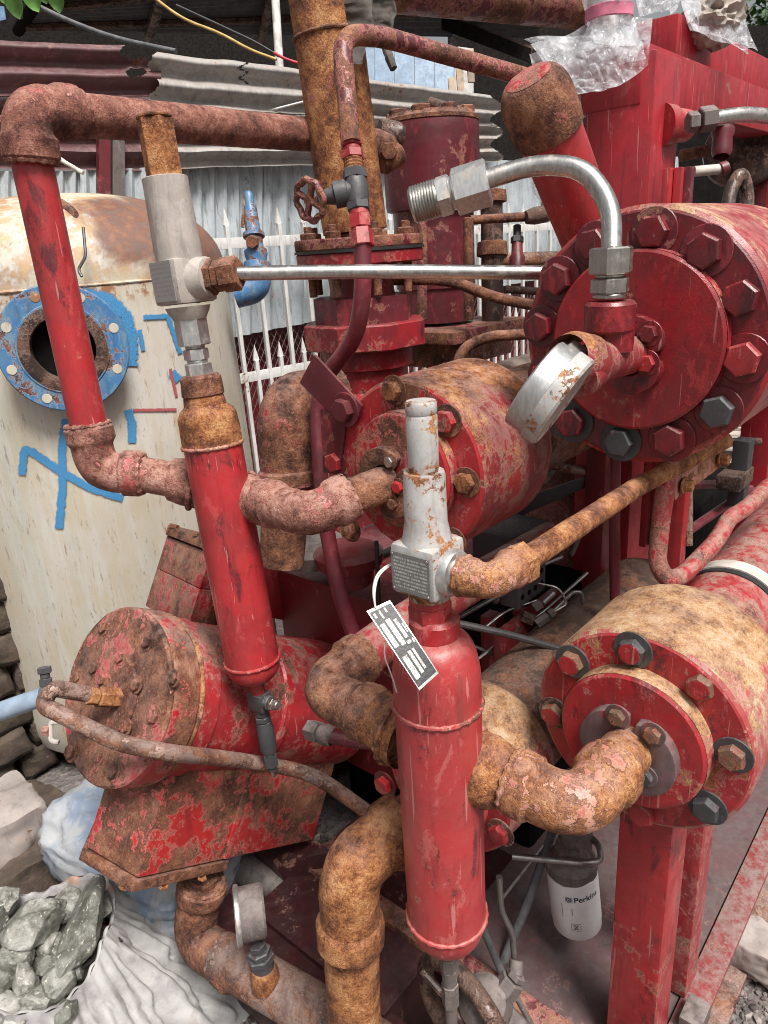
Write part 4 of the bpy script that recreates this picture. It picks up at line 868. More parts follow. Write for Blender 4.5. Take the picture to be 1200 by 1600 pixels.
for sy in (-1, 1):
    for sz in (-1, 1): part(V2, 'rivet', lathe(pv-UX*.0003-UY*sy*.024+UZ*sz*((zc1-zc0)/2-.0075), -UX, [(0, .0018), (.0008, .0014), (.001, 0)], n=8), 'plated')
ob = vb+UZ*((zc0+zc1)/2)-UY*hw
part(V2, 'outlet_boss', lathe(ob+UY*.004, -UY, [(0, .0275), (.010, .027), (.014, .025), (.015, .020), (.022, .0195), (.022, 0)], n=36, rough=.0005), 'galvanized')
# discharge elbow and rusty pipe from the white valve
e0, e1 = ob-UY*.018, ob-UY*.050
dirp = (P(1128, 690, 1.22)-e1).normalized()
dl = thing('discharge_pipe', 'long rusty orange pipe rising right from the white safety valve', 'pipe', e1)
part(dl, 'elbow', elbow(e0, e1, e1+dirp*.05, .016, .0225, .014, .001, 4), 'rust_mix')
part(dl, 'collar', hexa(e1+dirp*.044, e1+dirp*.068, .025), 'rust_orange')
part(dl, 'pipe', tube([e1+dirp*.06, P(1000, 758, 1.11), P(1132, 688, 1.24)], .0150, .05, 20, .0005), 'rust_orange')
# seal wire and metal tag
tg = thing('metal_tag', 'black and silver stamped metal tag hanging by wire on the front bottle', 'tag', P(580, 955, .83))
tq = [P(573, 955, .795), P(609, 938, .80), P(685, 1052, .785), P(655, 1079, .775)]
tu, tv = (tq[1]-tq[0]), (tq[3]-tq[0]); tn = tu.cross(tv).normalized()
if tn.dot(EYE-tq[0]) < 0: tn = -tn
def tagp(a, b, off=0):
    p = tq[0].lerp(tq[1], a).lerp(tq[3].lerp(tq[2], a), b); return p+tn*(off+.004*math.sin(b*2.6))
def tagpiece(a0, a1, b0, b1, off, th, n=10):
    top = grid(lambda u_, v_: tagp(a0+(a1-a0)*u_, b0+(b1-b0)*v_, off), 3, n); bot = grid(lambda u_, v_: tagp(a0+(a1-a0)*u_, b0+(b1-b0)*v_, off-th), 3, n)
    return join(top, bot)
part(tg, 'plate', tagpiece(0, 1, 0, 1, 0, .0012), 'stainless')
part(tg, 'print_ground', tagpiece(.04, .96, .03, .97, .0006, .0003), 'print_black')
for a0, a1, b0, b1 in ((.10, .30, .20, .50), (.38, .58, .18, .52), (.66, .80, .22, .47), (.12, .34, .62, .90), (.42, .56, .60, .88), (.62, .72, .60, .86), (.12, .22, .06, .12), (.36, .44, .05, .16), (.60, .68, .05, .11), (.85, .92, .30, .42), (.85, .92, .50, .56), (.62, .8, .5, .54)):
    part(tg, 'print_field', tagpiece(a0, a1, b0, b1, .0011, .0002), 'print_white')
part(tg, 'seal_wire', tube([P(622, 876, .83), P(600, 886, .815), P(587, 900, .80), P(582, 925, .795), P(587, 950, .795)], .0011, .02, 6), 'wire_white')
part(tg, 'seal_wire', tube([P(623, 877, .83), P(602, 888, .815), P(589, 903, .80), P(585, 928, .795), P(586, 948, .795)], .0010, .02, 6), 'wire_white')
part(tg, 'seal_wire', tube([P(602, 1003, .79), P(600, 1025, .80), P(612, 1055, .82), P(620, 1082, .84)], .0009, .02, 6), 'wire_white')
# ================================================================== LEFT BOTTLE + CAST SAFETY VALVE
b1 = P(362, 830, 1.30); 
def lp(y): return P(313+(400-313)*(y-590)/(1065-590), y, 0)
tA, tB = P(315, 600, 1.20), P(400, 1062, 1.355)
ax1 = (tA-tB).normalized(); L1 = (tA-tB).length
def q1(y): return along(tB, ax1, py=y)
B1 = thing('pulsation_bottle', 'left red pulsation bottle with orange rusted top and black drain valve', 'bottle', tB, 'pulsation bottles')
s_ = lambda y: (q1(y)-tB).dot(ax1)
R1 = .0495
prof = [(0, 0), (0, .018)]+[(s_(1035)*(1-math.cos(a)), .018+(R1-.018)*math.sin(a)) for a in [i*math.pi/20 for i in range(1, 11)]]
part(B1, 'bottom_cap', lathe(tB, ax1, prof, n=44), 'red_clean')
part(B1, 'body', lathe(tB, ax1, [(s_(1035), R1)]+[(s_(1035)+(s_(694)-s_(1035))*i/8, R1) for i in range(1, 9)], n=44), 'red_clean')
c0_, c1_, c2_ = s_(694), s_(640), s_(620)
part(B1, 'top_cap', lathe(tB, ax1, [(c0_, R1+.001), (c0_+.02, R1+.0015), (c1_-.01, R1), (c1_, R1-.005), (c1_+.008, R1-.014), (c2_, .033), (c2_+.004, .032)], n=44, rough=.0014), 'rust_orange')
part(B1, 'collar', lathe(tB, ax1, [(c2_, .031), (c2_+.004, .035), (s_(590), .0335), (s_(585), .029), (s_(585), 0)], n=40, rough=.001), 'rust_brown')
part(B1, 'weld_bead', weld(tB+ax1*s_(1030), ax1, R1+.001, .0032, 5), 'red_clean'); part(B1, 'weld_bead', weld(tB+ax1*c0_, ax1, R1+.001, .003, 6), 'rust_mix')
part(B1, 'drain_nozzle', lathe(tB, ax1, [(-.03, 0), (-.03, .013), (-.008, .014), (0, .019), (.004, .02)], n=24), 'red_worn')
vb1 = tB-ax1*.03; rd = (P(436, 1104, 1.34)-vb1); rd = (rd-ax1*rd.dot(ax1)).normalized()
part(B1, 'drain_valve', join(boxo(vb1-ax1*.014, frame(ax1, rd), (.019, .015, .017), .003), cyl(vb1-ax1*.014+rd*.015, vb1-ax1*.014+rd*.028, .014)), 'dark_fitting')
parts(B1, 'valve_port', (hexa(vb1-ax1*.014+rd*.028, vb1-ax1*.014+rd*.036, .012), cyl(vb1-ax1*.014+rd*.036, vb1-ax1*.014+rd*.047, .0085)), 'plated')
parts(B1, 'drain_tail', (cyl(vb1-ax1*.046, vb1-ax1*.03, .013), hexa(vb1-ax1*.058, vb1-ax1*.047, .016), lathe(vb1-ax1*.13, ax1, [(0, 0), (0, .013), (.012, .0165), (.055, .0165), (.07, .0145), (.073, 0)], n=20), hexa(vb1-ax1*.158, vb1-ax1*.129, .014), cyl(vb1-ax1*.17, vb1-ax1*.157, .0085)), 'dark_fitting')
part(B1, 'grease_tip', lathe(vb1-ax1*.183, ax1, [(0, 0), (0, .003), (.004, .005), (.012, .005)], n=12), 'plated')
# cast safety valve
q = tB+ax1*(s_(585)); axv = (P(240, 180, 1.08)-q).normalized()
kV = 1.13/F
V1 = thing('safety_valve', 'grey cast safety valve with rusty hexagonal rod top above the left bottle', 'valve', q)
def vv(y): return along(q, axv, py=y)
parts(V1, 'lower_union', (hexa(q-axv*.002, vv(567), .0225, .2), cyl(vv(567), vv(562), .017), hexa(vv(562), vv(545), .0205, .5), cyl(vv(545), vv(538), .016)), 'galvanized')
part(V1, 'hex_nut', hexa(vv(540), vv(496), .0265, .3), 'galvanized')
u1, v1_, w1 = frame(axv, -UX)
part(V1, 'valve_body', join(lathe(vv(499), axv, [(0, 0), (0, .026), (.012, .033), (.02, .036)], n=28), boxo(vv(440), (u1, v1_, axv), (.036, .036, (vv(470)-vv(400)).length*.5), .007)), 'cast_grey')
part(V1, 'bonnet', lat2(vv(415), vv(277), [(0, .036), (.06, .036), (.2, .0365), (.9, .0345), (.99, .0345), (1, .0325), (1, 0)], n=40, rough=.0004), 'cast_grey')
part(V1, 'adjusting_rod', join(hexa(vv(278), vv(185), .0275, .2), cyl(vv(186), vv(180), .0265)), 'rust_orange')
plate(V1, 'nameplate', vv(438)+u1*.038, v1_, axv, u1, .056, .060, 'nameplate_blank')
od = (P(372, 430, 1.16)-P(300, 440, 1.17)).normalized(); oc = P(300, 440, 1.17)
oq = vv(440); 
part(V1, 'outlet_boss', lathe(oq, P(360, 427, 1.12)-oq, [(.02, .036), (.036, .033), (.048, .028), (.05, .02)], n=28), 'cast_grey')
oe = P(374, 426, 1.125); od = (oe-oq).normalized(); Lq = (oe-oq).length
parts(V1, 'outlet_union', (hexa(oq+od*(Lq-.070), oq+od*(Lq-.042), .028), hexa(oq+od*(Lq-.042), oq+od*(Lq-.030), .024), hexa(oq+od*(Lq-.030), oq+od*(Lq), .0265)), 'rust_brown')
single('stainless_line', tube([oq+od*(Lq-.01), P(560, 424, 1.13), P(860, 426, 1.16)], 11*1.14/F, .2), 'stainless', 'long straight stainless tube from the cast valve to the right', 'pipe')
# ================================================================== LEFT RISER AND LONG RUSTY PIPE
rp = thing('riser_pipe', 'red scratched riser pipe crossing in front of the tank', 'pipe', P(145, 740, 1.30))
rk = 1.2/F
part(rp, 'pipe', tube([P(47, 240, 1.13), P(146, 700, 1.27)], .031, .02, 28), 'red_clean')
c = P(150, 728, 1.28); a_ = P(137, 664, 1.262); b_ = P(222, 740, 1.29)
part(rp, 'elbow', elbow(a_, P(153, 738, 1.285), b_, .031, .041, .03, .0011, 3), 'rust_pink', 'rust crusted bottom elbow')
part(rp, 'pipe', tube([P(200, 737, 1.285), P(300, 755, 1.30)], .032, .02, 24, .001), 'rust_pink')
part(rp, 'stub', lat2(P(262, 748, 1.295), P(318, 758, 1.305), [(0, .032), (.1, .039), (.5, .043), (1, .045)], n=28, rough=.001), 'rust_pink')
part(rp, 'elbow', elbow(P(50, 252, 1.13), P(40, 172, 1.105), P(118, 178, 1.18), .031, .0425, .034, .001, 8), 'rust_red', 'rust crusted top elbow')
for x, y in ((66, 181), (0, 186)): part(rp, 'plug', lathe(P(x, y, 1.075 if x else 1.06), EYE-P(x, y, 1.1), [(0, .006), (.004, .006), (.006, 0)], n=12), 'rust_pink')
part(rp, 'long_pipe', tube([P(100, 178, 1.165), P(500, 212, 1.62)], .0335, .02, 28, .0007), 'rust_red', 'long horizontal rusted pipe at the top')
# pipe from left bottle to middle cylinder
lk = thing('link_pipe', 'rust crusted elbow pipe from the left bottle to the middle cylinder', 'pipe', P(470, 790, 1.2))
jA = q1(778); jX = MC+Vector((0, -.005, -.018))
pA = P(400, 780, 1.25); 
part(lk, 'stub', lat2(P(368, 776, 1.285), P(425, 786, 1.23), [(0, .046), (.25, .044), (.7, .037), (1, .034)], n=30, rough=.0012), 'rust_pink')
mh = hit(612, 752, MC-UX*.026, UX)
part(lk, 'elbow', elbow(P(412, 784, 1.24), P(487, 806, 1.165), P(545, 775, 1.185), .03, .0415, .03, .0013, 9), 'rust_pink')
part(lk, 'nipple', tube([P(530, 783, 1.18), mh], .031, .02, 26, .0008), 'rust_brown')
# ================================================================== PIPES OF THE FRONT BOTTLE
ro = thing('outlet_pipe', 'heavy orange rusted elbow pipe from the front bottle to the lower right cylinder', 'pipe', P(880, 1260, .88))
m2 = hit(985, 1168, LC-UX*.03, UX)
part(ro, 'stub', lat2(P(718, 1192, .925), P(822, 1224, .885), [(0, .046), (.12, .047), (.5, .046), (.72, .038), (.8, .034), (1, .033)], n=36, rough=.0012), 'rust_orange')
part(ro, 'elbow', elbow(P(800, 1218, .888), P(905, 1268, .845), P(958, 1200, .90), .032, .0415, .028, .0009, 12), 'rust_mix')
part(ro, 'nipple', tube([P(935, 1226, .88), m2], .0345, .02, 30, .0008), 'rust_mix')
li = thing('inlet_pipe', 'brown crusted elbow pipe entering the front bottle from behind on its left', 'pipe', P(530, 1080, 1.0))
part(li, 'stub', lat2(P(640, 1150, .955), P(572, 1112, 1.0), [(0, .046), (.3, .044), (.62, .038), (1, .036)], n=32, rough=.0012), 'rust_orange')
part(li, 'elbow', elbow(P(588, 1120, .99), P(496, 1078, 1.05), P(566, 1026, 1.11), .032, .041, .028, .0012, 13, .045), 'rust_brown')
part(li, 'pipe', tube([P(540, 1045, 1.09), P(640, 970, 1.20), P(860, 838, 1.62)], .0345, .02, 26, .0006), 'red_dusty')
ld = thing('down_pipe', 'thick orange rusted elbow pipe dropping out of frame beside the front bottle', 'pipe', P(555, 1640, 1.17))
part(ld, 'pipe', tube([P(690, 1238, 1.15), P(600, 1310, 1.07)], .036, .02, 26, .0008), 'rust_pink')
part(ld, 'elbow', elbow(P(632, 1288, 1.085), P(545, 1352, 1.035), P(548, 1470, 1.08), .035, .051, .04, .0013, 14, .085), 'rust_orange')
part(ld, 'pipe', tube([P(547, 1440, 1.075), P(562, 1760, 1.22)], .042, .02, 28, .0012), 'rust_orange')
bl = thing('suction_pipe', 'rusty grey pipe with elbow lying low beside the gravel sack', 'pipe', P(400, 1540, 1.45))
part(bl, 'riser', tube([P(318, 1370, 1.52), P(312, 1450, 1.55)], .030, .02, 24, .001), 'rust_brown')
part(bl, 'elbow', elbow(P(317, 1378, 1.52), P(300, 1470, 1.56), P(372, 1510, 1.45), .036, .052, .035, .0012, 15), 'rust_brown')
part(bl, 'pipe', tube([P(345, 1494, 1.47), P(470, 1566, 1.36), P(620, 1660, 1.26)], .047, .1, 28, .0006), 'rust_grey')
part(bl, 'gauge_boss', lathe(P(413, 1520, 1.36), UZ, [(-.03, .028), (0, .027), (.012, .022), (.014, 0)], n=24, rough=.001), 'rust_orange')
pgb = P(412, 1512, 1.36)
pg = thing('low_gauge', 'dusty pressure gauge seen edge-on above the low rusty pipe', 'gauge', pgb)
pt = P(390, 1432, 1.33); gd = (pt-pgb).normalized(); 
parts(pg, 'stem_fitting', (cyl(pgb, pgb+gd*.018, .021), hexa(pgb+gd*.016, pgb+gd*.030, .026, .2), hexa(pgb+gd*.031, pgb+gd*.042, .022, .6), hexa(pgb+gd*.043, pgb+gd*.056, .0165, .1)), 'dark_fitting')
fdir = perp(391, 1426, -1, .22, .0); gc = P(391, 1426, 1.33)
part(pg, 'case', lathe(gc-fdir*.026, fdir, [(0, 0), (0, .044), (.004, .047), (.044, .047), (.045, .045)], n=48), 'grimy')
part(pg, 'bezel', lathe(gc+fdir*.018, fdir, [(0, .047), (0, .0505), (.003, .052), (.008, .052), (.010, .048), (.009, .042)], n=48), 'galvanized')
part(pg, 'dial', lathe(gc+fdir*.022, fdir, [(0, .046), (.0005, 0)], n=40), 'print_white')
for t_, a_, b_, f_, r_ in ((ro, P(718, 1192, .925), P(822, 1224, .885), .22, .0475), (li, P(640, 1150, .955), P(572, 1112, 1.0), .25, .0455), (lk, P(368, 776, 1.285), P(425, 786, 1.23), .25, .0455), (rp, P(318, 758, 1.305), P(262, 748, 1.295), .3, .0445)):
    part(t_, 'weld_bead', weld(a_.lerp(b_, f_), b_-a_, r_, .005, 3), 'rust_mix' if t_ in (ro, li) else 'rust_pink')
# ================================================================== FITTINGS ON THE BIG CYLINDER
uh = hit(988, 553, UC-UX*.022, UX)
tj = thing('tee_fitting', 'red painted tee clamped to the big cylinder under a shiny nut', 'fitting', uh)
ct = P(945, 545, .90)
part(tj, 'run', tube([uh, P(935, 563, .905), P(900, 592, .865)], .027, .02, 28, .0005), 'rim_peel')
part(tj, 'collar', lat2(P(924, 566, .895), P(885, 560, .85), [(0, .030), (.2, .033), (.75, .033), (1, .028)], n=28), 'rim_peel')
part(tj, 'branch', lathe(P(958, 548, .915), UZ, [(0, .024), (.02, .025), (.034, .027)], n=28), 'flange_dark')
br0 = P(952, 512, .905)
part(tj, 'branch_collar', lathe(br0, UZ, [(-.006, .026), (-.002, .031), (.028, .031), (.032, .028), (.032, 0)], n=36), 'flange_dark')
def zz2(y): return zv(P(952, 470, .90), y)
hn = thing('hydraulic_elbow_line', 'bent stainless tube with big shiny hex nuts above the big cylinder', 'pipe', zz2(462))
parts(hn, 'nipple', (cyl(zz2(466), zz2(458), .0215), hexa(zz2(458), zz2(434), .0245, .25), cyl(zz2(434), zz2(427), .018)), 'plated')
part(hn, 'hex_nut', hexa(zz2(428), zz2(386), .0275, .25), 'plated')
part(hn, 'tube', tube([zz2(392), P(956, 325, .885), P(915, 262, .89), P(838, 256, .915), P(758, 281, .93)], 15.5*.9/F, [.09, .06, .05], 28), 'stainless')
hx = (P(655, 316, .955)-P(760, 283, .93)).normalized(); h0 = P(764, 284, .93)
part(hn, 'hex_nut', hexa(h0, h0+hx*.046, .030, .15), 'galvanized', 'large shiny hexagonal nut')
part(hn, 'hex_nut', hexa(h0+hx*.050, h0+hx*.068, .0265, .3), 'galvanized')
part(hn, 'ferrule', cyl(h0+hx*.044, h0+hx*.052, .021), 'galvanized')
th = []
for i in range(9): th += [(.068+i*.0038, .0225), (.068+i*.0038+.0019, .0242)]
part(hn, 'thread', lathe(h0, hx, [(.066, .022)]+th+[(.104, .021), (.104, .014), (.09, .013), (.09, 0)], n=32), 'plated')
# gauge pointing away on the tee
gp = thing('pressure_gauge', 'weathered grey pressure gauge seen from the back on the big cylinder', 'gauge', P(890, 580, .85))
gx = (P(912, 640, .80)-P(835, 590, .85)).normalized()
g1 = P(857, 614, .825); gf = (P(826, 586, .80)-P(872, 640, .825)).normalized()
a1 = P(910, 560, .86); a2 = P(810, 680, .80); 
ga = perp(857, 614, -.82, -.57, -.10)
part(gp, 'case', lathe(g1-ga*.020, ga, [(0, 0), (0, .050), (.004, .0545), (.040, .0545), (.042, .052)], n=56), 'galvanized')
part(gp, 'back_rim', lathe(g1-ga*.019, ga, [(-.001, .046), (-.003, .054), (0, .057), (.016, .057), (.017, .054)], n=56), 'rust_grey' if 0 else 'white_valve')
part(gp, 'stem', lat2(P(898, 556, .865), P(880, 575, .84), [(0, .02), (1, .018)], n=6), 'galvanized')
# capped red pipe leaning up behind the big cylinder
cp = thing('capped_pipe', 'leaning red pipe with domed rusty cap behind the big cylinder', 'pipe', P(925, 420, 1.28))
cA, cB = P(828, 128, 1.06), P(960, 470, 1.33); cd = (cA-cB).normalized(); Lc = (cA-cB).length
kc = .0525
part(cp, 'pipe', tube([cB, cB+cd*(Lc-.06)], kc*.93, .02, 36), 'red_clean')
Cc = cB+cd*(Lc-.085)
part(cp, 'cap', lathe(Cc, cd, [(0, kc*.9), (.004, kc*1.02), (.02, kc*1.05), (.05, kc*1.04)]+[(.05+.042*math.sin(a), kc*(.62+.42*math.cos(a))) for a in [i*math.pi/16 for i in range(1, 9)]]+[(.094, kc*.3), (.0945, 0)], n=44, rough=.0007), 'rust_mix' if 0 else 'rust_brown')
part(cp, 'cap_paint', lathe(Cc, cd, [(.0925, kc*.66), (.0945, kc*.5), (.0952, kc*.1), (.0952, 0)], n=36, rough=.0004), 'red_worn', 'faded red circle on the cap')
# ================================================================== TALL RUSTY PIPE, FLANGE, VALVE BODY
tp = thing('tall_pipe', 'tall vertical orange rusted pipe rising from a bolted flange', 'pipe', P(555, 352, 1.62))
t0, t1 = P(555, 362, 1.64), P(498, -60, 1.47)
td = (t1-t0).normalized(); kt = 1.55/F
part(tp, 'pipe', tube([t0, t1], .073, .02, 40, .0008), 'rust_orange')
part(tp, 'weld_bead', weld(along(t0, td, py=58), td, .0735, .004, 4), 'rust_brown')
fl = thing('pipe_flange_stack', 'stacked rusty and red flanges and valve blocks below the tall pipe', 'valve', P(570, 590, 1.7))
def tz(y, D=1.66, x=560): return P(x+(y-370)*.075, y, D+(y-370)*.0006)
q0 = tz(388); 
part(fl, 'upper_flange', lathe(q0, UZ, [(0, .06), (0, .146), (.003, .148), (.021, .148), (.024, .146), (.024, .07)], n=56, rough=.001), 'maroon_rust')
part(fl, 'gasket', lathe(q0-UZ*.006, UZ, [(0, .09), (0, .150), (.006, .150), (.006, .1)], n=48), 'rubber')
part(fl, 'lower_flange', lathe(q0-UZ*.034, UZ, [(0, .06), (0, .144), (.003, .147), (.025, .147), (.028, .144)], n=56, rough=.001), 'maroon_peel')
for k in range(8):
    a = k*math.pi/4+.25; p = q0+Vector((math.cos(a), math.sin(a), 0))*.118
    bolt(fl, p+UZ*.024, UZ, .018, 'rust_brown', .02, False); part(fl, 'stud', cyl(p-UZ*.10, p+UZ*.052, .0095, 12), 'rust_brown')
part(fl, 'neck', lathe(q0-UZ*.14, UZ, [(0, .085), (.05, .075), (.1, .08), (.107, .1)], n=40), 'red_dark')
q2_ = q0-UZ*.155
part(fl, 'block', lathe(q2_-UZ*.05, UZ, [(0, .10), (0, .118), (.1, .118), (.1, .08)], n=8, phase=.2), 'maroon')
q3 = q0-UZ*.19; part(fl, 'slab', lathe(q3-UZ*.03, UZ, [(0, .09), (0, .148), (.003, .151), (.055, .151), (.058, .148), (.058, .09)], n=8, phase=.32, rough=.0008), 'maroon_peel', 'wide eight-sided peeling red slab')
part(fl, 'body', lathe(q0-UZ*.36, UZ, [(0, .12), (.02, .12), (.04, .098), (.09, .098), (.095, .112), (.145, .112), (.15, .09)], n=48, rough=.0008), 'maroon_peel')
part(fl, 'body', lathe(q0-UZ*.52, UZ, [(0, .12), (.15, .118), (.165, .12)], n=48), 'maroon')
# vertical maroon cylinder behind
tw = thing('tower_cylinder', 'dark maroon vertical compressor cylinder with bolted head behind the tall pipe', 'cylinder', P(690, 560, 2.1))
w0 = P(672, 195, 1.98); kw = 1.98/F; WR = 76*kw
def wz(y): return zv(w0, y).z
wb = Vector((w0.x, w0.y, 0))
part(tw, 'barrel', lathe(wb, UZ, [(wz(330), WR*.86), (wz(328), WR*.98), (wz(318), WR), (wz(205), WR), (wz(196), WR*.99), (wz(194), WR*.8)], n=56, rough=.001), 'maroon')
part(tw, 'head', lathe(wb, UZ, [(wz(196), WR*.96), (wz(194), WR*1.0), (wz(188), WR), (wz(186), WR*.95), (wz(180), WR*.9), (wz(179), 0)], n=56, rough=.001), 'rust_brown')
for k in range(8):
    a = k*math.pi/4+.4; bolt(tw, wb+UZ*wz(184)+Vector((math.cos(a), math.sin(a), 0))*WR*.74, UZ, .026, 'rust_brown', .026, False)
part(tw, 'head_stud', join(cyl(wb+UZ*wz(186)+Vector((.02, -.10, 0)), wb+UZ*(wz(160)), .014)), 'rust_dark')
part(tw, 'lower_barrel', lathe(wb, UZ, [(wz(500), WR*.82), (wz(450), WR*.82), (wz(448), WR*.86), (wz(330), WR*.86)], n=48, rough=.001), 'maroon')
part(tw, 'base_block', box((w0.x-.16, w0.y-.16, wz(560)), (w0.x+.16, w0.y+.16, wz(520)), .006), 'maroon_rust')
part(tw, 'base_plate', box((w0.x-.20, w0.y-.20, wz(522)), (w0.x+.20, w0.y+.20, wz(505)), .004), 'maroon_rust')
for x in (660, 732): part(tw, 'tie_rod', cyl(P(x, 340, 1.85), P(x, 500, 1.92), .013, 14), 'maroon_rust')
ff = thing('side_flange', 'rusty bolted side flange with thick studs beside the tall pipe', 'flange', P(610, 230, 1.8))
part(ff, 'lug', lat2(P(592, 205, 1.80), P(630, 212, 1.82), [(0, 0), (0, .026), (.1, .030), (.8, .030), (1, .022), (1, 0)], n=20, rough=.002), 'rust_dark')
part(ff, 'lug', lat2(P(594, 255, 1.80), P(626, 238, 1.82), [(0, 0), (0, .026), (.1, .030), (.85, .030), (1, .02), (1, 0)], n=20, rough=.002), 'rust_brown')
part(ff, 'pipe_end', lat2(P(560, 226, 1.76), P(612, 232, 1.83), [(0, .04), (.8, .04), (1, .03), (1, 0)], n=26, rough=.001), 'rust_brown')
bolt(ff, P(608, 236, 1.78), EYE-P(608, 236, 1.78), .022, 'rust_brown', .025, False)
# ================================================================== NEEDLE VALVE LINE
nv_ = thing('needle_valve_line', 'bent red-brown tube with needle valve hanging before the tall pipe', 'valve', P(565, 400, 1.25))
D = 1.25; k = D/F
part(nv_, 'tube', tube([P(820, 120, 1.50), P(600, 58, 1.32), P(532, 52, 1.26), P(549, 225, 1.245)], 15.5*k, [.03, .075], 24, .0004), 'maroon_rust')
def nvp(y): return P(549+(y-225)*.112, y, D)
parts(nv_, 'nut', (hexa(nvp(205), nvp(230), 18*k, .2), cyl(nvp(230), nvp(236), 14*k), hexa(nvp(236), nvp(250), 18*k, .5)), 'red_worn')
part(nv_, 'thread', lathe(nvp(249), nvp(272)-nvp(249), [(i*.0028, (15.5 if i % 2 else 14)*k) for i in range(10)], n=20), 'rust_orange')
part(nv_, 'valve_body', join(hexa(nvp(266), nvp(282), 20*k, .1), lat2(nvp(280), nvp(318), [(0, 17*k), (.3, 19*k), (.7, 19*k), (1, 17*k)], n=24), hexa(nvp(316), nvp(330), 19*k, .4)), 'dark_fitting')
sd_ = P(500, 312, D)-nvp(298)
part(nv_, 'bonnet', join(lat2(nvp(298), P(508, 308, D), [(0, 17*k), (.3, 17*k), (.32, 20*k), (.7, 20*k), (.72, 14*k), (1, 11*k), (1, 0)], n=24), hexa(P(510, 307, D), P(496, 311, D), 10*k)), 'dark_fitting')
hc = P(484, 313, D-.01); hd_ = (P(510, 306, D)-P(474, 314, D-.035)).normalized()
hu, hv, hw_ = frame(hd_)
wheel = []
for i in range(61):
    a = 2*math.pi*i/60; wheel.append(hc+(hu*math.cos(a)+hv*math.sin(a))*(29*k+1.6*k*math.cos(8*a)))
part(nv_, 'handwheel', join(sweep(wheel, 5.2*k, 10, .0006, caps=False), *[tube([hc+(hu*math.cos(a)+hv*math.sin(a))*4*k, hc+(hu*math.cos(a)+hv*math.sin(a))*28*k], 5.4*k, n=8) for a in (.5, 2.07, 3.64, 5.21)], lathe(hc-hw_*.006, hw_, [(0, 0), (0, 8*k), (.014, 8*k), (.014, 0)], n=16)), 'maroon_rust')
part(nv_, 'stem', tube([hc, P(500, 310, D)], 4*k, n=10), 'rust_orange')
parts(nv_, 'nut', (cyl(nvp(329), nvp(338), 15*k), hexa(nvp(337), nvp(358), 18*k, .3), hexa(nvp(359), nvp(386), 19*k, .7)), 'red_worn')
part(nv_, 'tube', tube([nvp(380), P(567, 470, 1.27), P(555, 530, 1.32), P(507, 590, 1.40), P(495, 650, 1.42), P(505, 800, 1.42), P(530, 930, 1.44), P(558, 1005, 1.46)], 14*k, .09, 22), 'maroon_clean')
# rusted rag over the pipe
rag = thing('hanging_rag', 'stiff brown rag hung over the bent tube at the top', 'rag', P(575, 60, 1.42))
def ragf(u_, v_):
    x = 535+u_*68+10*math.sin(v_*3); y = -30+v_*(120 if u_ < .6 else 100)+14*math.sin(u_*7)
    p = P(x, y, 1.44); return p+UY*.02*math.sin(u_*11+v_*2)+UX*.012*nz(p, 30, 3)
part(rag, 'cloth', grid(ragf, 40, 40), 'leather')
part(rag, 'tail', tube([P(596, 60, 1.42), P(606, 82, 1.42), P(615, 108, 1.42)], .008, .03, 10, .003), 'leather')
# other pipes behind
single('overhead_pipe', tube([P(560, -30, 2.5), P(916, 8, 2.9)], 36*2.7/F, .05, 32, .001), 'maroon_rust', 'thick maroon pipe crossing along the top edge', 'pipe')
single('rusty_conduit', ptube([(610, 437, 1.75), (705, 437, 1.75), (770, 465, 1.75), (850, 480, 1.78)], 17, .06, rough=.0006), 'rust_brown', 'rusty bent tube sloping right in front of the maroon cylinder', 'pipe')
single('rusty_conduit', ptube([(712, 580, 1.5), (722, 545, 1.5), (760, 526, 1.5), (850, 520, 1.5)], 17, .05, rough=.0006), 'rust_brown', 'rusty hooked tube above the middle cylinder', 'pipe')
st = thing('stand_pipe', 'dark rusty upright pipe with collars beside the maroon cylinder', 'pipe', P(768, 420, 2.1))
k = 2.1/F
part(st, 'pipe', tube([P(768, 300, 2.05), P(770, 520, 2.15)], 17*k, n=20, rough=.001), 'rust_dark')
part(st, 'collar', lat2(P(768, 318, 2.06), P(768, 296, 2.05), [(0, 17*k), (.1, 23*k), (.9, 22*k), (1, 16*k), (1, 0)], n=24, rough=.001), 'rust_brown')
part(st, 'collar', lat2(P(769, 402, 2.1), P(769, 376, 2.09), [(0, 17*k), (.1, 24*k), (.9, 23*k), (1, 16*k)], n=24, rough=.001), 'rust_brown')
part(st, 'branch', tube([P(775, 408, 2.1), P(880, 404, 2.2)], 12*k, n=18), 'rust_grey')
st2 = thing('valve_rod', 'rusty horizontal rod with dark stop valve near the fence', 'valve', P(790, 342, 1.95)); k = 1.95/F
part(st2, 'rod', tube([P(735, 344, 1.95), P(862, 336, 1.98)], 7*k, n=14, rough=.0005), 'rust_brown')
part(st2, 'valve', join(lat2(P(822, 340, 1.96), P(862, 332, 1.97), [(0, 0), (0, 10*k), (.3, 13*k), (.8, 13*k), (1, 10*k), (1, 0)], n=16), tube([P(848, 335, 1.96), P(853, 310, 1.96)], 6*k, n=10)), 'rust_dark')
st3 = thing('small_spigot', 'small dark upright spigot with black nut before the fence', 'valve', P(808, 420, 2.0)); k = 2.0/F
part(st3, 'body', lat2(P(808, 425, 2.0), P(808, 378, 2.0), [(0, 12*k), (.5, 12*k), (.6, 9*k), (1, 8*k), (1, 0)], n=14), 'maroon')
parts(st3, 'nut', (hexa(P(808, 380, 2.0), P(808, 370, 2.0), 10*k), cyl(P(808, 371, 2.0), P(808, 352, 2.0), 6*k)), 'dark_fitting')
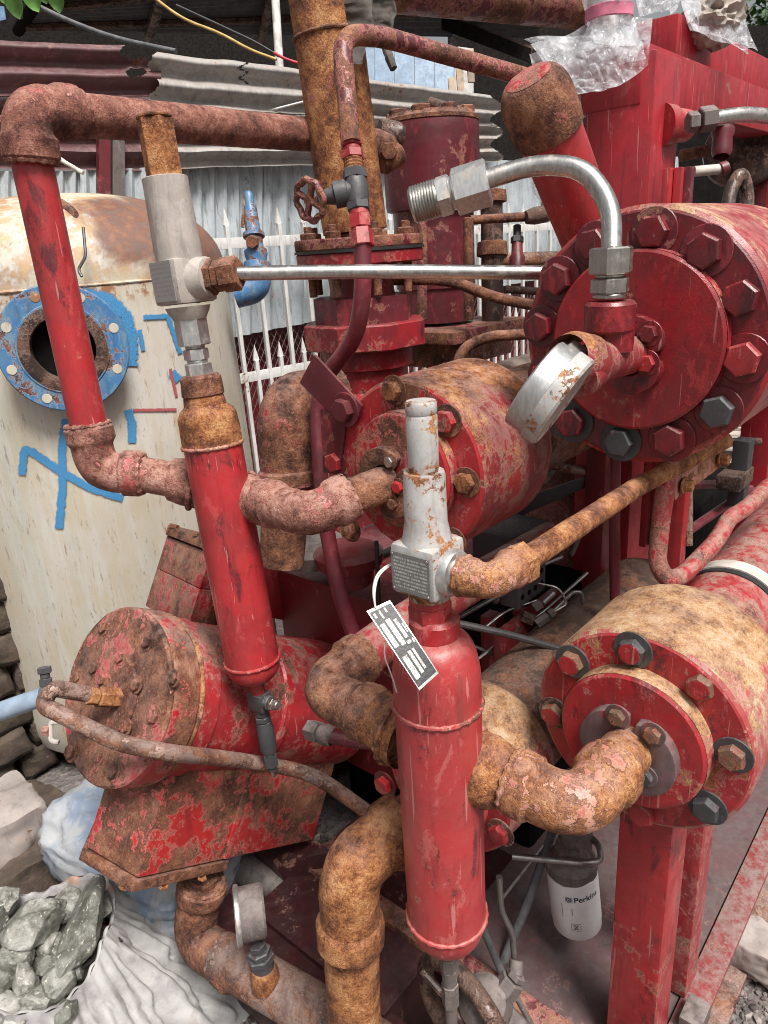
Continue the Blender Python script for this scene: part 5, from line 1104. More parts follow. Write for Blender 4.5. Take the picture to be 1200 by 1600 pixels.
single('cross_rod', ptube([(790, 452, 1.9), (880, 458, 1.9)], 12, .02), 'rust_dark', 'short dark rod behind the stainless tube at right', 'rod')
single('rolled_canvas', join(lathe(P(790, 600, 1.72), UX, [(0, 0), (0, .05), (.004, .055), (.5, .055)], n=24, rough=.003)), 'canvas_brown', 'rolled brown cover lying behind the middle cylinder', 'cover')
# rusty elbow behind middle cylinder (left)
re_ = thing('return_elbow', 'wide rusty red elbow pipe left of the middle cylinder', 'pipe', P(440, 860, 1.5))
k = 1.5/F
part(re_, 'elbow', elbow(P(520, 615, 1.55), P(442, 622, 1.46), P(450, 760, 1.5), 38*k, 47*k, .03, .0014, 21, .09), 'crust_red')
part(re_, 'pipe', tube([P(449, 735, 1.49), P(440, 880, 1.54)], 36*k, .02, 26, .001), 'rust_brown')
# ================================================================== CENTRE CLUTTER
single('engine_block', join(box(P(640, 1010, 1.75)-Vector((.1, .05, .35)), P(640, 1010, 1.75)+Vector((.5, .35, .16)), .01)), 'red_dark', 'dark red crankcase mass added to darken the depths behind the tag', 'engine')  # dark mass added to deepen the shade inside the machine
single('dark_mass', join(box(P(870, 990, 1.95)-Vector((.35, .12, .55)), P(870, 990, 1.95)+Vector((1.3, .5, .16)), .02)), 'black_hole', 'black mass added as deep shade behind the thin tubes', 'engine')  # black box added to hide the pale deck and read as shade
single('pulley_guard', lathe(P(830, 840, 2.1), -UX, [(0, .2), (.06, .2), (.07, .19), (.075, .06), (.075, 0)], n=48), 'rust_pink', 'dusty pink round guard behind the orange pipe', 'guard')
single('gusset_plate', prism([P(905, 690, 1.95), P(910, 800, 1.98), P(862, 890, 2.0), P(850, 760, 1.97)], UX*.02, .002), 'rust_grey', 'pale dented sheet between the guard and the red post', 'plate')
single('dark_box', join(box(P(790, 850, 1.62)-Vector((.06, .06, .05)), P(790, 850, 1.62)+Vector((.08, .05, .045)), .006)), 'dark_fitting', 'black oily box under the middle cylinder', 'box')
single('flat_brace', prism([P(800, 785, 1.7), P(920, 742, 1.7), P(920, 760, 1.72), P(800, 812, 1.72)], UX*.01, .002), 'dark_fitting', 'dark flat brace under the middle cylinder', 'brace')
single('crumpled_pipe', ptube([(840, 722, 1.7), (880, 730, 1.7), (945, 742, 1.72)], 15, .05, rough=.003), 'rust_grey', 'scaly brown pipe behind the red post', 'pipe')
for i, (a, b) in enumerate((((810, 850), (807, 760)), ((822, 840), (813, 755)))):
    single('red_hose', ptube([(a[0], a[1], 1.8), (b[0], b[1], 1.8)], 5), 'red_dark', ('thin red hose nearest the middle cylinder', 'thin red hose beside its twin, nearer the post')[i], 'hose')
single('red_stanchion', box(P(770, 985, 1.62)-Vector((.02, .02, .35)), P(770, 985, 1.62)+Vector((.02, .02, .04)), .003), 'red_dark', 'dark red upright bar behind the thin tubes', 'bar')
single('cross_bar', prism([P(800, 955, 1.6), P(870, 948, 1.62), P(868, 1010, 1.64), P(812, 1020, 1.62)], UX*.02, .002), 'red_frame', 'small red plate behind the tube tee', 'plate')
tbk = thing('terminal_block', 'dark drilled manifold block with thin tubes under the orange pipe', 'manifold', P(815, 920, 1.45))
mq = P(818, 908, 1.46)
part(tbk, 'block', boxo(mq, AX, (.055, .02, .035), .003), 'dark_fitting')
for i in range(4):
    for j in range(2): part(tbk, 'port', lathe(mq-UY*.020+UX*(-.038+.025*i)+UZ*(-.014+.028*j), -UY, [(0, .006), (.001, .006), (.001, 0)], n=10), 'black_hole')
part(tbk, 'frame', box(P(835, 960, 1.52)-Vector((.14, .012, .16)), P(835, 960, 1.52)+Vector((.10, .012, .02)), .003), 'red_dark')
tubes = [([(712, 968, 1.40), (770, 935, 1.42), (800, 925, 1.44)], 7, 'dark_steel', 'dark tube rising to the left end of the manifold block'),
         ([(705, 972, 1.30), (790, 990, 1.33), (880, 1015, 1.36)], 12, 'dark_steel', 'thick dark tube running level to the lower right cylinder'),
         ([(740, 1035, 1.46), (800, 990, 1.48), (850, 955, 1.5), (918, 895, 1.55)], 5, 'tubing', 'long bright thin tube slanting up to the red post'),
         ([(850, 965, 1.47), (884, 945, 1.47), (884, 938, 1.47), (872, 918, 1.47), (832, 910, 1.47)], 4.5, 'stainless', 'shiny looped thin tube right of the manifold block'),
         ([(760, 1050, 1.5), (830, 990, 1.48), (895, 925, 1.5), (908, 925, 1.5), (914, 965, 1.52)], 7, 'tubing', 'bent grey tube hooking down at the red post'),
         ([(742, 1010, 1.5), (775, 1025, 1.5), (800, 1015, 1.5), (815, 1000, 1.5)], 6, 'dark_steel', 'dark tube curving low behind the front bottle'),
         ([(770, 1050, 1.52), (772, 1040, 1.52), (805, 1000, 1.52)], 6, 'dark_steel', 'short dark bent tube low beside the front bottle'),
         ([(845, 880, 1.5), (880, 835, 1.55)], 5, 'tubing', 'short bright tube just under the orange pipe'),
         ([(835, 888, 1.5), (878, 870, 1.52)], 6, 'tubing', 'short grey tube above the manifold block'),
         ([(893, 868, 1.6), (905, 840, 1.6), (912, 828, 1.6)], 7, 'grimy', 'short grimy hose end beside the red post')]
tubes += [([(800, 1030, 1.55), (850, 985, 1.56), (905, 950, 1.6)], 5, 'dark_steel', 'dark tube low along the lower right cylinder'), ([(752, 985, 1.47), (790, 955, 1.48), (838, 938, 1.5)], 4, 'stainless', 'bright tube just below the manifold block'), ([(825, 975, 1.5), (820, 1010, 1.52), (790, 1040, 1.54)], 5, 'tubing', 'grey tube bending down from the tee')]
for pts, w_, m_, lb in tubes: single('thin_tube', ptube(pts, w_, .02, 10), m_, lb, 'tube', 'thin tubes behind the front bottle')
cs = thing('tube_tee', 'small tarnished tee fitting joining the thin tubes', 'fitting', P(845, 965, 1.45)); k = 1.45/F
parts(cs, 'nut', (hexa(P(838, 975, 1.45), P(856, 962, 1.45), 8*k), hexa(P(858, 960, 1.45), P(866, 954, 1.45), 7*k), hexa(P(834, 950, 1.45), P(846, 942, 1.45), 8*k), cyl(P(848, 942, 1.45), P(866, 925, 1.45), 5*k, 10)), 'tubing')
cs = thing('tube_union', 'small dark union low on the thin tubes', 'fitting', P(800, 985, 1.45))
parts(cs, 'nut', (hexa(P(800, 988, 1.45), P(812, 978, 1.45), 8*k), hexa(P(815, 962, 1.46), P(834, 970, 1.46), 10*k), cyl(P(770, 940, 1.43), P(780, 935, 1.43), 6*k, 10)), 'rust_dark')
# left-centre: drum head, hand knob, blue rod
single('green_cover', lathe(P(490, 852, 1.75), UZ, [(-.03, .09), (0, .09), (.012, .075), (.02, 0)], n=32), 'grimy', 'dull green-grey round cover behind the link pipe', 'cover')
single('maroon_knob', lathe(P(545, 870, 1.6), UZ, [(-.06, .05), (-.02, .055), (-.012, .075), (.012, .078), (.024, .06), (.028, 0)], n=28, rough=.002), 'red_dark', 'dark maroon stepped cap left of the white valve', 'cap')
single('pink_plate', prism([P(470, 868, 1.8), P(600, 820, 1.9), P(640, 850, 1.9), P(560, 905, 1.8)], UZ*.01, .002), 'maroon_clean', 'faded maroon flat plate behind the stepped cap', 'plate')
single('blue_rod', ptube([(556, 886, 1.62), (612, 860, 1.66)], 13), 'dark_steel', 'blue-grey rod behind the white valve', 'rod')
single('black_rod', ptube([(588, 845, 1.5), (592, 945, 1.52)], 7), 'rubber', 'thin black upright rod behind the seal wire', 'rod')
single('shadow_panel', prism([P(560, 860, 2.4), P(960, 700, 2.6), P(960, 1300, 2.6), P(560, 1450, 2.4)], UY*.02, 0), 'dark_wall', 'dark sheet standing in for shade inside the machine', 'panel')  # dark sheet put in for the shadow deep between the parts
# ================================================================== THIN PIPE FROM THE TILTED CYLINDER
tpq = thing('drain_line', 'thin bent rusty pipe sweeping right from the tilted cylinder cover', 'pipe', P(75, 1085, 1.25))
parts(tpq, 'hex_collar', (hexa(P(186, 1090, 1.335), P(152, 1089, 1.30), .019), hexa(P(150, 1089, 1.298), P(138, 1087, 1.285), .016)), 'rust_orange')
part(tpq, 'pipe', tube([P(160, 1089, 1.31), P(80, 1074, 1.245), P(66, 1102, 1.24), P(190, 1163, 1.215), P(262, 1176, 1.218), P(340, 1184, 1.34), P(400, 1191, 1.445), P(490, 1208, 1.46), P(610, 1295, 1.42)], .0145, [.02, .02, .05, .05, .05, .05, .09], 20, .0004), 'rust_pink' if 0 else 'rust_grey')
parts(tpq, 'vent_plug', (hexa(P(72, 1072, 1.245), P(71, 1060, 1.245), .011), cyl(P(71, 1060, 1.245), P(70, 1052, 1.245), .008), hexa(P(70, 1052, 1.245), P(69, 1042, 1.245), .012)), 'dark_fitting')
single('pvc_pipe', tube([P(-40, 1126, 1.6), P(68, 1088, 1.6)], 15*1.6/F, .02), 'pvc', 'pale blue plastic pipe entering at the left edge', 'pipe')
ub = thing('u_bolt', 'small pale u-bolt at the left of the tilted cylinder', 'bolt', P(82, 1150, 1.4))
part(ub, 'bend', tube([P(92, 1128, 1.4), P(79, 1128, 1.4), P(79, 1158, 1.4), P(92, 1160, 1.4)], .005, .02, 8), 'strap')
part(ub, 'nut', hexa(P(78, 1142, 1.4), P(68, 1142, 1.4), .011), 'rust_pink')
hz_ = thing('hose_nipple', 'brown hose end with collar behind the front bottle elbow', 'fitting', P(490, 1145, 1.3)); k = 1.3/F
parts(hz_, 'collar', (hexa(P(484, 1140, 1.32), P(500, 1145, 1.30), 17*k), lat2(P(500, 1145, 1.30), P(520, 1152, 1.29), [(0, 15*k), (.5, 17*k), (1, 14*k)], n=20)), 'grimy')
part(hz_, 'hose', tube([P(515, 1150, 1.29), P(580, 1160, 1.28)], 12*k, .05), 'maroon')
# ================================================================== LOOP PIPE AND BRACKET AT RIGHT
lpw = thing('loop_pipe', 'red looped tube hanging below the big cylinder at right', 'pipe', P(1045, 900, 1.12))
part(lpw, 'pipe', tube([P(1050, 700, 1.15), P(1034, 800, 1.16), P(1026, 880, 1.17), P(1042, 906, 1.165), P(1066, 900, 1.18), P(1120, 845, 1.24), P(1140, 808, 1.28), P(1165, 795, 1.30), P(1205, 755, 1.38), P(1235, 752, 1.4)], .0145, [.1, .1, .025, .025, .05, .03, .03, .03], 22, .0004), 'red_dusty')
bk = thing('pipe_bracket', 'rusty bracket strip with two bolts under the big cylinder', 'bracket', P(1090, 740, 1.25))
part(bk, 'strip', prism([P(1053, 740, 1.20), P(1128, 680, 1.32), P(1129, 728, 1.34), P(1055, 782, 1.22)], UY*.008, .0015), 'rust_mix')
bolt(bk, P(1068, 758, 1.225), -UY, .010, 'rust_orange', .02, True, 'rust_orange'); bolt(bk, P(1125, 717, 1.32), -UY, .011, 'rust_orange', .02, True, 'rust_orange')
single('upright_hose', ptube([(962, 700, 1.32), (960, 800, 1.36), (961, 945, 1.42)], 17, .1), 'maroon_clean', 'dark plum tube running down in front of the red post', 'hose')
sb = thing('strap_band', 'pale clamp band around the right barrel', 'strap', LC+UX*.42)
part(sb, 'band', lathe(LC, UX, [(.40, .092), (.40, .096), (.435, .096), (.435, .092)], n=48), 'strap'); part(sb, 'rubber_edge', lathe(LC, UX, [(.385, .092), (.385, .0935), (.40, .0935)], n=48), 'rubber')
# right background behind the frame
rb = thing('rear_machinery', 'dark machinery with hose loop deep behind the upper red beam', 'machine', P(1130, 400, 2.6))
part(rb, 'dark_backdrop', prism([P(1060, 100, 3.4), P(1300, 120, 3.4), P(1300, 520, 3.4), P(1060, 520, 3.4)], UX*.05, 0), 'black_hole')  # black sheet standing in for the deep shade behind the beam
part(rb, 'hose_loop', tube([P(1132, 380, 2.0), P(1140, 300, 2.0), P(1158, 266, 2.0), P(1168, 300, 2.02), P(1165, 380, 2.03)], 13*2/F*.5*1.6, .05), 'rust_dark')
part(rb, 'white_pipe', tube([P(1084, 268, 1.9), P(1128, 264, 1.9)], .013), 'strap')
part(rb, 'valve', join(lat2(P(1127, 245, 1.9), P(1130, 202, 1.9), [(0, .02), (.2, .026), (.7, .024), (.8, .028), (1, .028), (1, 0)], n=20), cyl(P(1124, 266, 1.9), P(1136, 262, 1.9), .018)), 'maroon_clean')
part(rb, 'rod', tube([P(1063, 243, 2.2), P(1120, 233, 2.2)], .017, rough=.001), 'rust_brown'); part(rb, 'rod', tube([P(1165, 276, 2.4), P(1230, 268, 2.4)], .012), 'maroon')
part(rb, 'barrel', lathe(P(1150, 235, 2.3), UX, [(0, 0), (0, .1), (.02, .11), (1, .11)], n=30), 'rust_dark')
part(rb, 'upright', box(P(1185, 420, 2.5)-Vector((.03, .03, .6)), P(1185, 420, 2.5)+Vector((.03, .03, .3)), .003), 'maroon')
sx = thing('stainless_hose_line', 'shiny stainless tube with brown nuts leaving the red post boss', 'pipe', P(1100, 190, 1.45))
parts(sx, 'nut', (hexa(P(1074, 192, 1.45), P(1090, 190, 1.45), .020), hexa(P(1093, 188, 1.45), P(1117, 184, 1.45), .024)), 'grimy')
part(sx, 'tube', tube([P(1112, 186, 1.45), P(1160, 178, 1.46), P(1230, 184, 1.5)], .0145, .08), 'stainless')
single('pale_bundle', lathe(P(1165, 690, 2.9), UZ, [(-.3, .2), (-.2, .3), (.05, .3), (.2, .2), (.25, 0)], n=30, rough=.03), 'canvas_tan', 'pale wrapped bundle far behind the right barrel', 'bundle')
bkt = thing('mount_bracket', 'black mount bracket with bolt far right behind the loop pipe', 'bracket', P(1160, 720, 1.9))
part(bkt, 'post', box(P(1160, 720, 1.9)-Vector((.03, .02, .12)), P(1160, 720, 1.9)+Vector((.02, .02, .06)), .003), 'dark_fitting'); part(bkt, 'shaft', tube([P(1130, 690, 1.9), P(1188, 690, 1.9)], .01), 'rust_dark')
part(bkt, 'foot', box(P(1150, 745, 1.9)-Vector((.07, .03, .02)), P(1150, 745, 1.9)+Vector((.05, .03, .02)), .004), 'rust_dark')
# ================================================================== PLASTIC BAGS
def film(c4, Dd, amp, seed, n=46, bulge=0):
    q = [P(x, y, d) for (x, y), d in zip(c4, Dd)]; nn = (q[1]-q[0]).cross(q[3]-q[0]).normalized()
    def fn(u_, v_):
        p = q[0].lerp(q[1], u_).lerp(q[3].lerp(q[2], u_), v_); e_ = min(1, min(u_, 1-u_, v_, 1-v_)*5+.12); r = e_*(1-2*abs(nz0((u_*4.5+1.2*v_, v_*1.8, seed), 1, seed))); r2 = e_*(1-2*abs(nz0((u_*9-3*v_, v_*4+u_*2, seed), 1, seed+2)))
        return p+nn*(amp*r+amp*.4*r2+bulge*math.sin(math.pi*u_)*math.sin(math.pi*v_))+UZ*amp*1.1*nz0(p, 9, seed+6)+UX*amp*.9*nz0(p, 9, seed+9)
    return grid(fn, n, n)
def crumple(c, rad, seed, sub=5):
    bm = bmesh.new(); bmesh.ops.create_icosphere(bm, subdivisions=sub, radius=1)
    for v in bm.verts:
        d = v.co.normalized(); r = 1+.35*nz(d, 1.3, seed)+.20*(1-2*abs(nz(d, 3.1, seed+4)))+.07*nz(d, 9, seed+8); v.co = Vector((d.x*rad[0], d.y*rad[1], d.z*rad[2]))*r
    bm.verts.index_update(); r = [v.co+Vector(c) for v in bm.verts], [tuple(v.index for v in f.verts) for f in bm.faces]; bm.free(); return r
pb = thing('plastic_bag', 'clear crumpled plastic wrap tied over the pipe end on the post top', 'plastic bag', P(950, 90, 1.42), 'plastic wraps on the frame')
part(pb, 'skirt', film([(818, 62), (1020, 25), (1012, 92), (905, 150)], (1.44, 1.42, 1.36, 1.40), .022, 3, 60, -.03), 'plastic_film')
part(pb, 'skirt', film([(830, 70), (985, 20), (1008, 80), (880, 128)], (1.47, 1.46, 1.41, 1.44), .022, 13, 50, -.02), 'plastic_film')
part(pb, 'neck', lathe(P(952, 40, 1.44), UZ, [(-.05, .07), (-.02, .05), (0, .042), (.03, .045), (.07, .06), (.11, .05)], n=40, rough=.006), 'plastic_film')
part(pb, 'pipe_end', cyl(P(952, 70, 1.46), P(951, -40, 1.44), .034), 'galvanized'); part(pb, 'tape', lathe(P(952, 22, 1.435), UZ, [(-.012, .044), (-.01, .0465), (.01, .0465), (.012, .044)], n=32, rough=.002), 'tape')
part(pb, 'hanging_sheet', film([(828, 78), (900, 70), (914, 240), (858, 215)], (1.50, 1.48, 1.52, 1.54), .015, 5, 44), 'plastic_film'); part(pb, 'hanging_sheet', film([(800, 190), (850, 190), (885, 390), (835, 300)], (1.58, 1.56, 1.66, 1.66), .012, 7, 36), 'plastic_film')
pb2 = thing('plastic_bag', 'white plastic bag lying on top of the upper red beam', 'plastic bag', P(1110, 50, 1.66), 'plastic wraps on the frame')
part(pb2, 'film', film([(1060, -20), (1140, -30), (1185, 82), (1085, 52)], (1.72, 1.75, 1.72, 1.64), .022, 21, 60, -.03), 'plastic_film'); part(pb2, 'film', film([(1055, -10), (1165, 5), (1172, 78), (1078, 45)], (1.70, 1.74, 1.70, 1.65), .02, 27, 50, -.02), 'plastic_film')
part(pb2, 'content', crumple(P(1112, 35, 1.74), (.075, .06, .045), 5, 4), 'canvas_tan')
pb3 = thing('plastic_bag', 'clear plastic scraps heaped between pipe end and beam corner', 'plastic bag', P(1025, 15, 1.5), 'plastic wraps on the frame')
part(pb3, 'film', film([(985, -20), (1065, -25), (1055, 22), (1000, 25)], (1.55, 1.6, 1.55, 1.5), .02, 31, 44, -.02), 'plastic_film')
# ================================================================== OIL FILTER
of = thing('oil_filter', 'white spin-on oil filter with printed lettering hanging above the deck', 'filter', P(902, 1455, 1.46))
k = 1.44/F; fa, fb = P(902, 1440, 1.46), P(894, 1362, 1.42); fd = (fb-fa).normalized(); fr_ = 38.5*k; fL = (fb-fa).length
part(of, 'can', lathe(fa, fd, [(-.004, 0), (-.004, fr_*.7), (0, fr_*.9), (.005, fr_*.97), (.024, fr_*.985), (.026, fr_), (fL, fr_), (fL+.006, fr_*.98), (fL+.010, fr_*.9), (fL+.010, 0)], n=56), 'filter_white')
part(of, 'filter_head', join(lathe(fb+fd*.008, fd, [(0, fr_*.92), (.004, fr_*1.02), (.022, fr_*1.0), (.035, fr_*.7), (.06, fr_*.55), (.062, 0)], n=36, rough=.002), boxo(fb+fd*.05+UX*.02, AX, (.03, .025, .03), .006), cyl(fb+fd*.03, fb+fd*.11, .016)), 'grimy')
part(of, 'feed_tube', tube([P(800, 1338, 1.38), P(915, 1349, 1.36), P(940, 1345, 1.37), P(937, 1322, 1.39), P(925, 1310, 1.42)], .0062, .02, 14), 'tubing')
def lettering(txt, size, zc, ang0, bold=0):
    cu = bpy.data.curves.new('lettering', 'FONT'); cu.body = txt; cu.size = size; cu.offset = bold
    ob = bpy.data.objects.new('lettering', cu); COL.objects.link(ob); dg = bpy.context.evaluated_depsgraph_get(); me = bpy.data.meshes.new_from_object(ob.evaluated_get(dg))
    V = [v.co.copy() for v in me.vertices]; Fs = [tuple(p.vertices) for p in me.polygons]; bpy.data.objects.remove(ob); bpy.data.curves.remove(cu); bpy.data.meshes.remove(me)
    return V, Fs
vw = (EYE-fb); vw = (vw-fd*vw.dot(fd)).normalized(); vs_ = fd.cross(vw)   # vs_: to the right seen from the camera
def wrap(vf, z0, a0):
    out = []
    for v in vf[0]:
        a = a0+v.x/fr_; out.append(fa+fd*(z0+v.y)+(vw*math.cos(a)+vs_*math.sin(a))*(fr_+.0006))
    return out, vf[1]
def subd(vf):
    bm = bmesh.new(); vs = [bm.verts.new(v) for v in vf[0]]
    for f in vf[1]:
        try: bm.faces.new([vs[i] for i in f])
        except ValueError: pass
    bmesh.ops.triangulate(bm, faces=bm.faces[:]); bmesh.ops.subdivide_edges(bm, edges=[e for e in bm.edges if e.calc_length() > .004], cuts=2)
    bm.verts.index_update(); r = [v.co.copy() for v in bm.verts], [tuple(v.index for v in f.verts) for f in bm.faces]; bm.free(); return r
part(of, 'lettering', wrap(subd(lettering('Perkins', .0175, 0, 0, .0003)), fL-.026, -.06), 'ink', smooth=0)
def rect(x0, y0, x1, y1): return subd(([Vector((x0, y0, 0)), Vector((x1, y0, 0)), Vector((x1, y1, 0)), Vector((x0, y1, 0))], [(0, 1, 2, 3)]))
def frm(x0, y0, x1, y1, t): return join(rect(x0, y0, x1, y0+t), rect(x0, y1-t, x1, y1), rect(x0, y0, x0+t, y1), rect(x1-t, y0, x1, y1))
ring = [Vector((math.cos(a)*.0052, math.sin(a)*.0052, 0)) for a in [i*math.pi/8 for i in range(16)]]; ring += [v*.62 for v in ring]
part(of, 'emblem', wrap(join((ring, [(i, (i+1) % 16, (i+1) % 16+16, i+16) for i in range(16)]), rect(-.0015, -.0015, .0015, .0015), frm(-.0062, -.0062, .0062, .0062, .0008)), fL-.021, -.24), 'ink', smooth=0)
part(of, 'symbol_box', wrap(join(frm(-.009, -.009, .009, .009, .0006)), .040, -.06), 'grimy', smooth=0)
part(of, 'symbol', wrap(subd(([Vector(p) for p in ((-.005, -.005, 0), (-.0035, -.0055, 0), (.005, .005, 0), (.0035, .0055, 0), (-.005, .005, 0), (-.0035, .0055, 0), (.005, -.005, 0), (.0035, -.0055, 0), (-.005, .0055, 0), (.005, .0055, 0), (.005, .0045, 0), (-.005, .0045, 0), (-.005, -.0045, 0), (.005, -.0045, 0), (.005, -.0055, 0), (-.005, -.0055, 0))], [(0, 1, 2, 3), (4, 5, 6, 7), (8, 9, 10, 11), (12, 13, 14, 15)])), .040, -.06), 'ink', smooth=0)
part(of, 'small_print', wrap(join(*[rect(-.001, i*.0022, .001, i*.0022+.0012) for i in range(8)]), fL-.058, -.16), 'grimy', smooth=0)
part(of, 'small_print', wrap(join(*[rect(-.0006, i*.003, .0008, i*.003+.002) for i in range(11)]), fL-.066, -.55), 'grimy', smooth=0)
# deck tubes and pump near the front bottle base
for pts, w_, m_, lb in (([(780, 1370, 1.30), (783, 1425, 1.32), (800, 1455, 1.33), (806, 1520, 1.35)], 10, 'tubing', 'dark grey bent tube dropping right of the front bottle'),
                        ([(865, 1295, 1.5), (825, 1410, 1.5), (770, 1540, 1.5)], 14, 'rubber_grey', 'dark flat strut slanting across the deck'),
                        ([(850, 1320, 1.5), (780, 1410, 1.5)], 6, 'tubing', 'pale thin rod slanting left of the filter'),
                        ([(750, 1440, 1.42), (795, 1545, 1.45)], 12, 'rubber_grey', 'dark rod slanting the other way behind the front bottle'),
                        ([(808, 1560, 1.3), (830, 1600, 1.32), (850, 1640, 1.34)], 9, 'grimy', 'thin grimy tube at the bottom edge by the pump')):
    single('deck_tube', ptube(pts, w_, .03, 12), m_, lb, 'tube')
pm = thing('small_pump', 'grimy cast pump with hex unions beside the bottle drain', 'pump', P(760, 1620, 1.25)); k = 1.24/F
part(pm, 'body', lathe(P(764, 1570, 1.26), (P(740, 1556, 1.22)-P(764, 1570, 1.26)), [(-.02, 0), (-.02, 34*k), (.0, 40*k), (.03, 40*k), (.036, 34*k), (.045, 24*k), (.05, 0)], n=36, rough=.001), 'grimy')
part(pm, 'flange', boxo(P(778, 1590, 1.26), frame(P(740, 1556, 1.22)-P(764, 1570, 1.26)), (.03, .05, .012), .004), 'grimy')
parts(pm, 'union', (hexa(P(784, 1555, 1.25), P(802, 1530, 1.25), 20*k), hexa(P(803, 1528, 1.25), P(809, 1520, 1.25), 16*k), cyl(P(806, 1524, 1.25), P(807, 1500, 1.26), 11*k)), 'grimy')
fw = P(725, 1590, 1.27); wpts = [fw+Vector((0, math.cos(a), math.sin(a)))*.10+UX*.02*math.cos(a) for a in [i*2*math.pi/48 for i in range(49)]]
single('flywheel', join(sweep(wpts, .016, 12, .0005, caps=False), *[tube([fw, fw+Vector((.02*math.cos(a), math.cos(a), math.sin(a)))*.1], .007, n=8) for a in (.4, 2.5, 4.6)], lathe(fw-UX*.02, UX, [(0, 0), (0, .025), (.04, .025), (.04, 0)], n=20)), 'rust_dark', 'dark spoked wheel low behind the bottle drain', 'wheel')
single('inner_sump', join(box(P(640, 1510, 1.55)-Vector((.14, .05, .16)), P(640, 1510, 1.55)+Vector((.35, .35, .05)), .006)), 'maroon_shade', 'dark sump box between the orange pipe and front bottle', 'box')
# drab fittings under the chest
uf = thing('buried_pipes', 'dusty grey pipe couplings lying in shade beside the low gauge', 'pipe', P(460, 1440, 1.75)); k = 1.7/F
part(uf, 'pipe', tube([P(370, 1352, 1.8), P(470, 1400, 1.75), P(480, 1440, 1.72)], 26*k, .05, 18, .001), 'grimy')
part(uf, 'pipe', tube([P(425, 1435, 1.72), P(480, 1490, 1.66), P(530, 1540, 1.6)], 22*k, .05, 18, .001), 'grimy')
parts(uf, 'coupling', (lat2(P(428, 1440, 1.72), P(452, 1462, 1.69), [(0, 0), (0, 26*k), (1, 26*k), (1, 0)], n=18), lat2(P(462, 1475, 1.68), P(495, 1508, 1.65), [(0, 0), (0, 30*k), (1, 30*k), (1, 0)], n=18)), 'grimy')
single('chest_foot', prism([P(430, 1350, 1.72), P(520, 1330, 1.72), P(490, 1415, 1.75), P(470, 1420, 1.75)], UY*.1, .003), 'maroon_shade', 'dark red foot bracket under the tilted cylinder chest', 'bracket')
# ================================================================== SACKS, ROCKS, BOULDER
bo = rocklet(4, 4)
def boulder(c, w, d, h, seed):
    v, f = rounded_stone(w, h, d, seed); bm = bmesh.new(); vs = [bm.verts.new(x) for x in v]
    for q in f: bm.faces.new([vs[i] for i in q])
    bmesh.ops.subdivide_edges(bm, edges=bm.edges[:], cuts=2, use_grid_fill=True, smooth=.2)
    for x in bm.verts: x.co += x.co.normalized()*(.012*nz(x.co, 14, seed)+.006*nz(x.co, 45, seed+3))
    bm.verts.index_update(); r = [x.co+Vector(c) for x in bm.verts], [tuple(x.index for x in q.verts) for q in bm.faces]; bm.free(); return r
bc = P(-2, 1318, 1.86); single('boulder', boulder(Vector((bc.x, bc.y, bc.z)), .22, .22, .25, 3), 'concrete', 'rough pinkish grey block of stone at the left edge', 'boulder', smooth=60)
single('rubble_stone', boulder(Vector((bc.x, bc.y, .12)), .42, .36, .26, 8), 'wall_stone', 'stone lying under the pinkish block', 'stone', smooth=60)
# bulging blue-white bag
def pillow(c, ax, rad, seed):
    V, Fs = [], []; nu, nv2 = 72, 44
    for j in range(nv2+1):
        ph = -math.pi/2+math.pi*j/nv2
        for i in range(nu):
            th_ = 2*math.pi*i/nu; s = lambda x, e: math.copysign(abs(x)**e, x)
            d = Vector((s(math.cos(ph), .55)*s(math.cos(th_), .6), s(math.cos(ph), .55)*s(math.sin(th_), .6), s(math.sin(ph), .7)))
            r = 1+.06*nz(d, 2.2, seed)+.06*(1-2*abs(nz0(d, 3.2, seed+3)))+.03*(1-2*abs(nz0(d, 8, seed+5))); p = ax[0]*d.x*rad[0]+ax[1]*d.y*rad[1]+ax[2]*d.z*rad[2]; V.append(Vector(c)+p*r)
    for j in range(nv2):
        for i in range(nu): i2 = (i+1) % nu; Fs.append((j*nu+i, j*nu+i2, (j+1)*nu+i2, (j+1)*nu+i))
    return V, Fs
tx = (P(320, 1380, 1.7)-P(130, 1270, 1.85)).normalized(); tz_ = (UZ-tx*tx.z).normalized(); ty = tz_.cross(tx)
single('tarpaulin_bag', pillow(P(222, 1322, 1.80), (tx, ty, tz_), (.235, .15, .105), 4), 'tarp', 'stuffed blue and white plastic bag under the tilted cylinder', 'bag', smooth=80)
# open sack with rocks
sc_ = P(56, 1478, 1.47); 
sk = thing('rubble_sack', 'open white woven sack full of rocks at lower left', 'sack', Vector((sc_.x, sc_.y, 0)))
def sackf(u_, v_):
    a = u_*2*math.pi; r0 = .158+.012*math.sin(3*a+1); t = v_
    right = max(0, math.cos(a-SA)); 
    r = r0+(.06+.165*right)*t**1.1
    fold = (.012+.020*t)*(1.6*abs(math.sin(a*9+2.2*nz((math.cos(a)*2, math.sin(a)*2, t*1.6), 1, 3)+1.2*t))+.8*abs(math.sin(a*21+3*t+2*nz((math.cos(a), math.sin(a), t), 2, 4)))-1.2)
    r += fold*min(1, t*5)+.012*nz((math.cos(a)*3, math.sin(a)*3, t*3), 1, 8)
    z = sc_.z+.012-(sc_.z+.0)*t+.012*math.sin(5*a)*(1-t)-.05*(1-t)*max(0, -math.cos(a-SF))*0
    return Vector((sc_.x+r*math.cos(a), sc_.y+r*math.sin(a), max(.004, z)))
SF = math.atan2(-sc_.y, -sc_.x); SA = SF+1.15
part(sk, 'cloth', grid(sackf, 300, 44), 'woven_sack', smooth=80)
